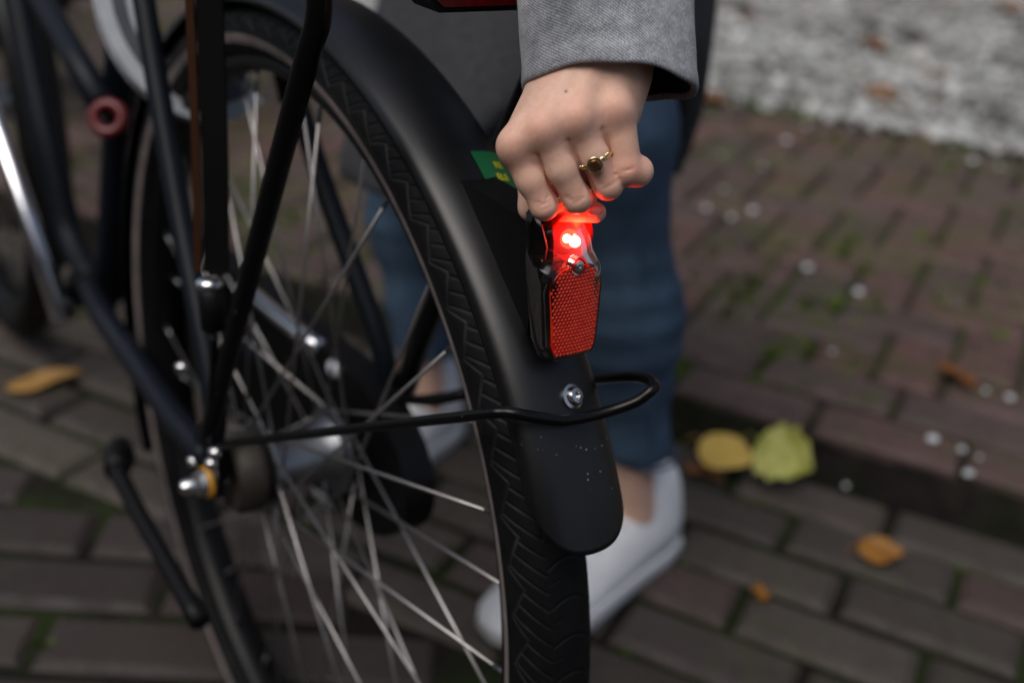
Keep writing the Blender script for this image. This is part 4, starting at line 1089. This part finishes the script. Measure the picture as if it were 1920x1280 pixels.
# thumb nail
b = MB(); b.ball(hp(12.5, -24.2, -17.6), .001, 16, 10, sc=(1, 1, 1))
for i, v in enumerate(b.v):
    q = Vector(v) - hp(12.5, -24.2, -17.6); q = HM.transposed() @ q * 1000
    b.v[i] = tuple(hp(12.5 + q.x * 4.4, -24.6 + q.y * 2.8, -17.6 + q.z * 1.4))
b.build('thumb_nail', 'nail', body)
# signet ring on the ring finger
rg_ax = Vector((15.7, -27.2, -13.5)).normalized(); rg_c = Vector((11.0, -1.9, 1.9)); fx = Vector((1, 0, 0)); fx = (fx - fx.dot(rg_ax) * rg_ax).normalized(); fz = fx.cross(rg_ax)
if fz.z < 0: fz = -fz
def rp(a, r, sft=0): return hp(*(rg_c + rg_ax * sft + r * (math.cos(a) * fx + math.sin(a) * fz)))
RR = 8.6
ring = MB().tube([rp(R(360 * q / 48), RR, 1.3 * math.cos(R(360 * q / 24)) * .6) for q in range(49)], [.00085 + .0005 * max(0, math.sin(R(360 * q / 48))) * abs(math.sin(R(360 * q / 10))) for q in range(49)], 10).build('finger_ring', 'gold', person)
sc_ = rp(R(92), RR + .9); sn = (rp(R(92), RR + 4) - rp(R(92), RR)).normalized()
MB().lathe([(-.0006, .0034), (.0004, .0039), (.0011, .0039), (.0014, .0034), (.0011, .0030)], sc_, sn, 28).build('ring_bezel', 'gold', ring)
MB().lathe([(0.0002, .0031), (.0010, .0028), (.0013, .0016), (.0014, 0)], sc_, sn, 24).build('ring_stone', 'stone', ring)
for a in (42, 50, 130, 138): MB().ball(rp(R(a), RR + .8, .8 if a in (38, 132) else -.8), .0010, 10, 7).build('ring_bead', 'gold', ring)

# jeans
Pm, lo3 = grid_pts((.28, -.06, .05), (.86, .74, .92), .007)
dj = None
for hip, kn, an, hem in (((.50, .31, .83), LK, LA, .162), ((.55, .46, .83), RK, RA, .150)):
    c_mid = tuple(np.array(kn) * .55 + np.array(an) * .45 + np.array((.012, .004, 0)))
    q = chain(Pm, [hip, kn, c_mid, (an[0], an[1], .12)], [.092, .062, .0565, .040], .05)
    z = Pm[..., 2]
    q = q + .0015 * np.sin(z * 120 + 22 * Pm[..., 1] - 14 * Pm[..., 0] + 3 * np.sin(z * 17)) * np.clip(1.2 - np.abs(z - .30) / .25, 0, 1) + .0016 * np.sin(z * 60 + 9 * Pm[..., 1]) * np.clip((.40 - z) / .2, 0, 1) + .002 * np.sin(z * 70 + Pm[..., 1] * 30) * np.exp(-((z - kn[2]) / .06) ** 2)
    q = -smin(-q, -(hem - z), .012)
    dj = q if dj is None else smin(dj, q, .02)
dj = smin(dj, d_cone(Pm, (.55, .30, .86), (.56, .44, .86), .12, .12), .05)
Vj, Fj = nets(dj, lo3, .007, 2); jeans = link('jeans', mesh('jeans', Vj, Fj), 'jeans', person)
for kn, an in ((LK, LA), (RK, RA)):                    # side seam and rolled hem of each leg
    k_, a_ = Vector(kn), Vector((an[0], an[1], .12)); c_ = k_.lerp(a_, .55) + Vector((.012, .004, 0)); sd_ = Vector((-.25, -.97, 0)).normalized()
    T([k_ + sd_ * .0615, c_ + sd_ * .0560, k_.lerp(a_, .92) + sd_ * .0425], .0016, 'side_seam', 'jeans', 8, 6, parent=jeans)
    hc = Vector((an[0] + .001, an[1], .166)) if kn is LK else Vector((an[0], an[1] + .01, .155))
    MB().tube([hc + .0435 * Vector((math.cos(R(20 * q)), math.sin(R(20 * q)), 0)) for q in range(19)], .0022, 8).build('hem', 'jeans', jeans)
del Pm, dj
# coat body, open at the hem
Pm, lo4 = grid_pts((.12, -.10, .40), (.90, .66, 1.36), .009)
x, y, z = Pm[..., 0], Pm[..., 1], Pm[..., 2]
def coat_field(off):
    q = chain(Pm, [PELV, (.43, .29, 1.02), (.31, .22, 1.17)], [.165 + off, .15 + off, .15 + off], .08)
    q = smin(q, d_cone(Pm, SHL, SHR, .078 + off, .078 + off), .08)
    s1 = d_cone(Pm, (.50, .37, .86), (.435, .345, .38), .17 + off, .214 + off)
    return smin(q, s1, .08)
dc = coat_field(0) + .006 * np.sin(y * 38 + z * 5) * np.clip((.85 - z) / .2, 0, 1)
hem = .665 - .225 * np.clip((y - .16) / .10, 0, 1)
dc = np.maximum(dc, hem - z)
dc = np.maximum(dc, -np.maximum(coat_field(-.024), z - .80))
Vc, Fc = nets(dc, lo4, .009, 2); coat = link('coat', mesh('coat', Vc, Fc), 'wool_shaded', person)
del Pm, dc
# left sleeve: a lofted cuff with turned edge, uv-mapped so that the weave follows it
def sleeve():
    seg = 96
    c0 = Vector((19.0, 33, -8))
    stations = [(0.0, 0), (14, 0), (32, 0), (60, 0), (95, 0), (140, 0), (200, 0), (262, 0)]
    rows, uvs = [], []
    def ring_at(v, ru, rw, cu, cw, rim):
        out = []
        for q in range(seg):
            a = 2 * math.pi * q / seg
            fold = 1 + .012 * math.sin(3 * a + v * .05) + .010 * math.sin(5 * a - v * .09 + 1)
            uu, ww = cu + ru * math.cos(a) * fold, cw + rw * math.sin(a) * fold
            rv = (-4.2 * math.cos(a) * 0 + (28.6 if True else 0))
            # rim height: right low, front high, left middle, back low
            edge = 32.3 - 1.0 * math.cos(a) + (5.0 if math.sin(a) > 0 else -.4) * math.sin(a) + 1.5 * math.cos(2 * a) * -1 + .5 * math.sin(7 * a)
            vv = edge * rim + v
            out.append(hp(uu, vv, ww))
        return out
    prof = []
    # inner lining upwards, edge, outer
    ins = [(52, -2.6), (30, -2.6), (12, -2.6), (3, -2.5), (.8, -1.9), (0, -.7), (.3, .35), (1.6, .9), (4, 1.0), (7, .75), (10, .3), (14, .25), (20, .3), (30, .2), (45, 0), (62, .4), (80, .2), (100, .6), (130, .4), (165, 1.0), (200, .6), (230, 1.0)]
    L = 0
    for v, o in ins:
        g = v / 230
        ru, rw = 41.3 + 10 * g + o, 31 + 16 * g + o
        prof.append(ring_at(v, ru, rw, 19.0 - 6 * g, -9 - 44 * g, 1.0))
    # upper arm to the shoulder
    el = hp(13, 268, -55); sh = Vector(SHL)
    for t, r_ in ((.02, .058), (.3, .064), (.65, .070), (1.0, .078)):
        ctr = el.lerp(sh, t); ax = (sh - el).normalized(); u_ = (CR - CR.dot(ax) * ax).normalized(); w_ = ax.cross(u_)
        if w_.dot(-CD) < 0: w_ = -w_
        prof.append([ctr + r_ * (math.cos(2 * math.pi * q / seg) * u_ + math.sin(2 * math.pi * q / seg) * w_) for q in range(seg)])
    b = MB(); b.grid(prof, closed_v=True, cap1=True)
    me = mesh('sleeve', b.v, b.f)
    uvl = me.uv_layers.new(name='UVMap'); ins_v = [v if i > 5 else -v for i, (v, o) in enumerate(ins)] + [280, 380, 480, 580]
    for poly in me.polygons:
        js = [me.loops[l].vertex_index % seg for l in poly.loop_indices]; wrapj = max(js) - min(js) > seg / 2
        for l in poly.loop_indices:
            vi = me.loops[l].vertex_index; i, j = divmod(vi, seg)
            if wrapj and j < seg / 2: j += seg
            uvl.data[l].uv = (j / seg * .235, ins_v[min(i, len(ins_v) - 1)] * .001)
    me.materials.append(M['wool']); me.materials.append(M['lining'])
    for poly in me.polygons:
        if max(me.loops[l].vertex_index // seg for l in poly.loop_indices) <= 3: poly.material_index = 1
    bm = bmesh.new(); bm.from_mesh(me); bmesh.ops.recalc_face_normals(bm, faces=bm.faces); bm.to_mesh(me); bm.free()
    return link('sleeve', me, None, coat)
sl = sleeve()
def fuzz():
    me = sl.data; P = [p for p in me.polygons if p.material_index == 0 and p.center.z < 1.0 and (Vector(p.center) - HO).length < .16]
    r = random.Random(3); V = []
    wts = [p.area for p in P]; pick = r.choices(P, wts, k=9000)
    rim = [p for p in P if max(me.loops[l].vertex_index // 96 for l in p.loop_indices) <= 9]; pick += r.choices(rim, k=2600)
    for p in pick:
        vs_ = [me.vertices[i].co for i in p.vertices]; a, b_ = r.random(), r.random()
        o = vs_[0].lerp(vs_[1], a).lerp(vs_[3].lerp(vs_[2], a), b_) if len(vs_) == 4 else vs_[0].copy()
        t = Vector((r.gauss(0, 1), r.gauss(0, 1), r.gauss(0, 1))); t = (t - t.dot(p.normal) * p.normal).normalized()
        d_ = (t * .9 + p.normal * r.uniform(.1, .8)).normalized() * r.uniform(.0008, .0022); w_ = t.cross(p.normal) * .00004
        V += [o - w_, o + w_, o + d_]
    k = len(V); o = link('wool_fuzz', mesh('wool_fuzz', [tuple(v) for v in V], np.arange(k).reshape(-1, 3), False), 'wool_fibre', sl); o['kind'] = 'stuff'
M['wool_fibre'] = simple('wool_fibre', (.30, .31, .34), .9, spec=.1)
fuzz()
T([SHR, (.505, .62, 1.02), (.45, .51, .88), (.43, .48, .84)], [.078, .066, .056, .055], 'sleeve', 'wool_shaded', 24, 6, parent=coat)
# hair and eyes (above the frame)
b = MB(); b.ball((.178, .173, 1.458), 1, 24, 16, sc=(.100, .086, .108)); b.build('hair', 'hair', person)
for sy in (-1, 1):
    e_ = MB().ball((.068, .170 + sy * .031, 1.448), .0115, 14, 10).build('eye', 'shoe', body)
    MB().ball((.0585, .170 + sy * .031, 1.447), .0050, 10, 8).build('iris', 'hair', e_)
    MB().tube([(.062, .170 + sy * .016, 1.468), (.057, .170 + sy * .032, 1.473), (.066, .170 + sy * .047, 1.468)], .0028, 8, 4).build('eyebrow', 'hair', body)
    MB().ball((.150, .170 + sy * .073, 1.435), 1, 12, 8, sc=(.016, .008, .028)).build('ear', 'skin', body)
MB().tube([(.054, .140, 1.388), (.042, .160, 1.390), (.054, .182, 1.388)], [.002, .0055, .002], 8, 5).build('lips', 'nail', body)
# shoes
def shoe(an, toe, fat=1.0, name='shoe'):
    an = Vector((an[0], an[1], 0)); toe = Vector((toe[0], toe[1], 0)); d_ = (toe - an).normalized(); s_ = Vector((-d_.y, d_.x, 0))
    Lf = (toe - an).length
    st = [(-.078, .002, .040, .006), (-.076, .018, .095, .0), (-.062, .030, .124, 0), (-.03, .036, .108, 0), (.01, .037, .098, 0), (.06, .041, .078, 0), (.11, .046, .062, 0), (.15, .046, .053, 0), (.185, .037, .046, 0), (.205, .022, .036, 0), (.212, .003, .024, .006)]
    sc = (Lf + .0) / .212; st = [(l, w * fat, ht, z0) for l, w, ht, z0 in st]
    def ring_(l, w, ht, z0, seg=24):
        out = []
        for q in range(seg):
            a = 2 * math.pi * q / seg; cz, cx = math.sin(a), math.cos(a)
            zz = .022 + (ht - .022) * max(0, cz) ** .8 if cz > 0 else .022
            ww = w * (abs(cx) ** .8) * (1 if cx > 0 else -1) * (1 - .25 * max(0, cz))
            out.append(an + d_ * l * sc + s_ * ww + Vector((0, 0, zz)))
        return out
    up_ = MB().grid([ring_(*q) for q in st], closed_v=True, cap0=True, cap1=True).build(name, 'shoe', person)
    rows = []
    for z, g in ((.0, .0), (.004, .003), (.020, .004), (.026, .0015)):
        pts_l, pts_r = [], []
        for l, w, ht, z0 in st: pts_l.append(an + d_ * (l * sc) + s_ * (w + g) + Vector((0, 0, z + .014 * max(0, (l - .15) / .06) ** 2 * (1 if z < .02 else .3)))); pts_r.append(an + d_ * (l * sc) - s_ * (w + g) + Vector((0, 0, z + .014 * max(0, (l - .15) / .06) ** 2 * (1 if z < .02 else .3))))
        rows.append(pts_l + pts_r[::-1])
    MB().grid(rows, closed_v=True, cap0=True, cap1=True).build('shoe_sole', 'sole', up_, angle=50)
    # laces and collar
    for q in range(4):
        l = .035 + .02 * q; hh = .094 - .0075 * q
        MB().tube([an + d_ * l * sc + s_ * .020 + Vector((0, 0, hh - .008)), an + d_ * l * sc + Vector((0, 0, hh - .001)), an + d_ * l * sc - s_ * .020 + Vector((0, 0, hh - .008))], .0024, 8, 3).build('lace', 'sole', up_)
    return up_
shoe((.490, .114), (.256, .062), 1.16); shoe((.405, .465), (.215, .385))
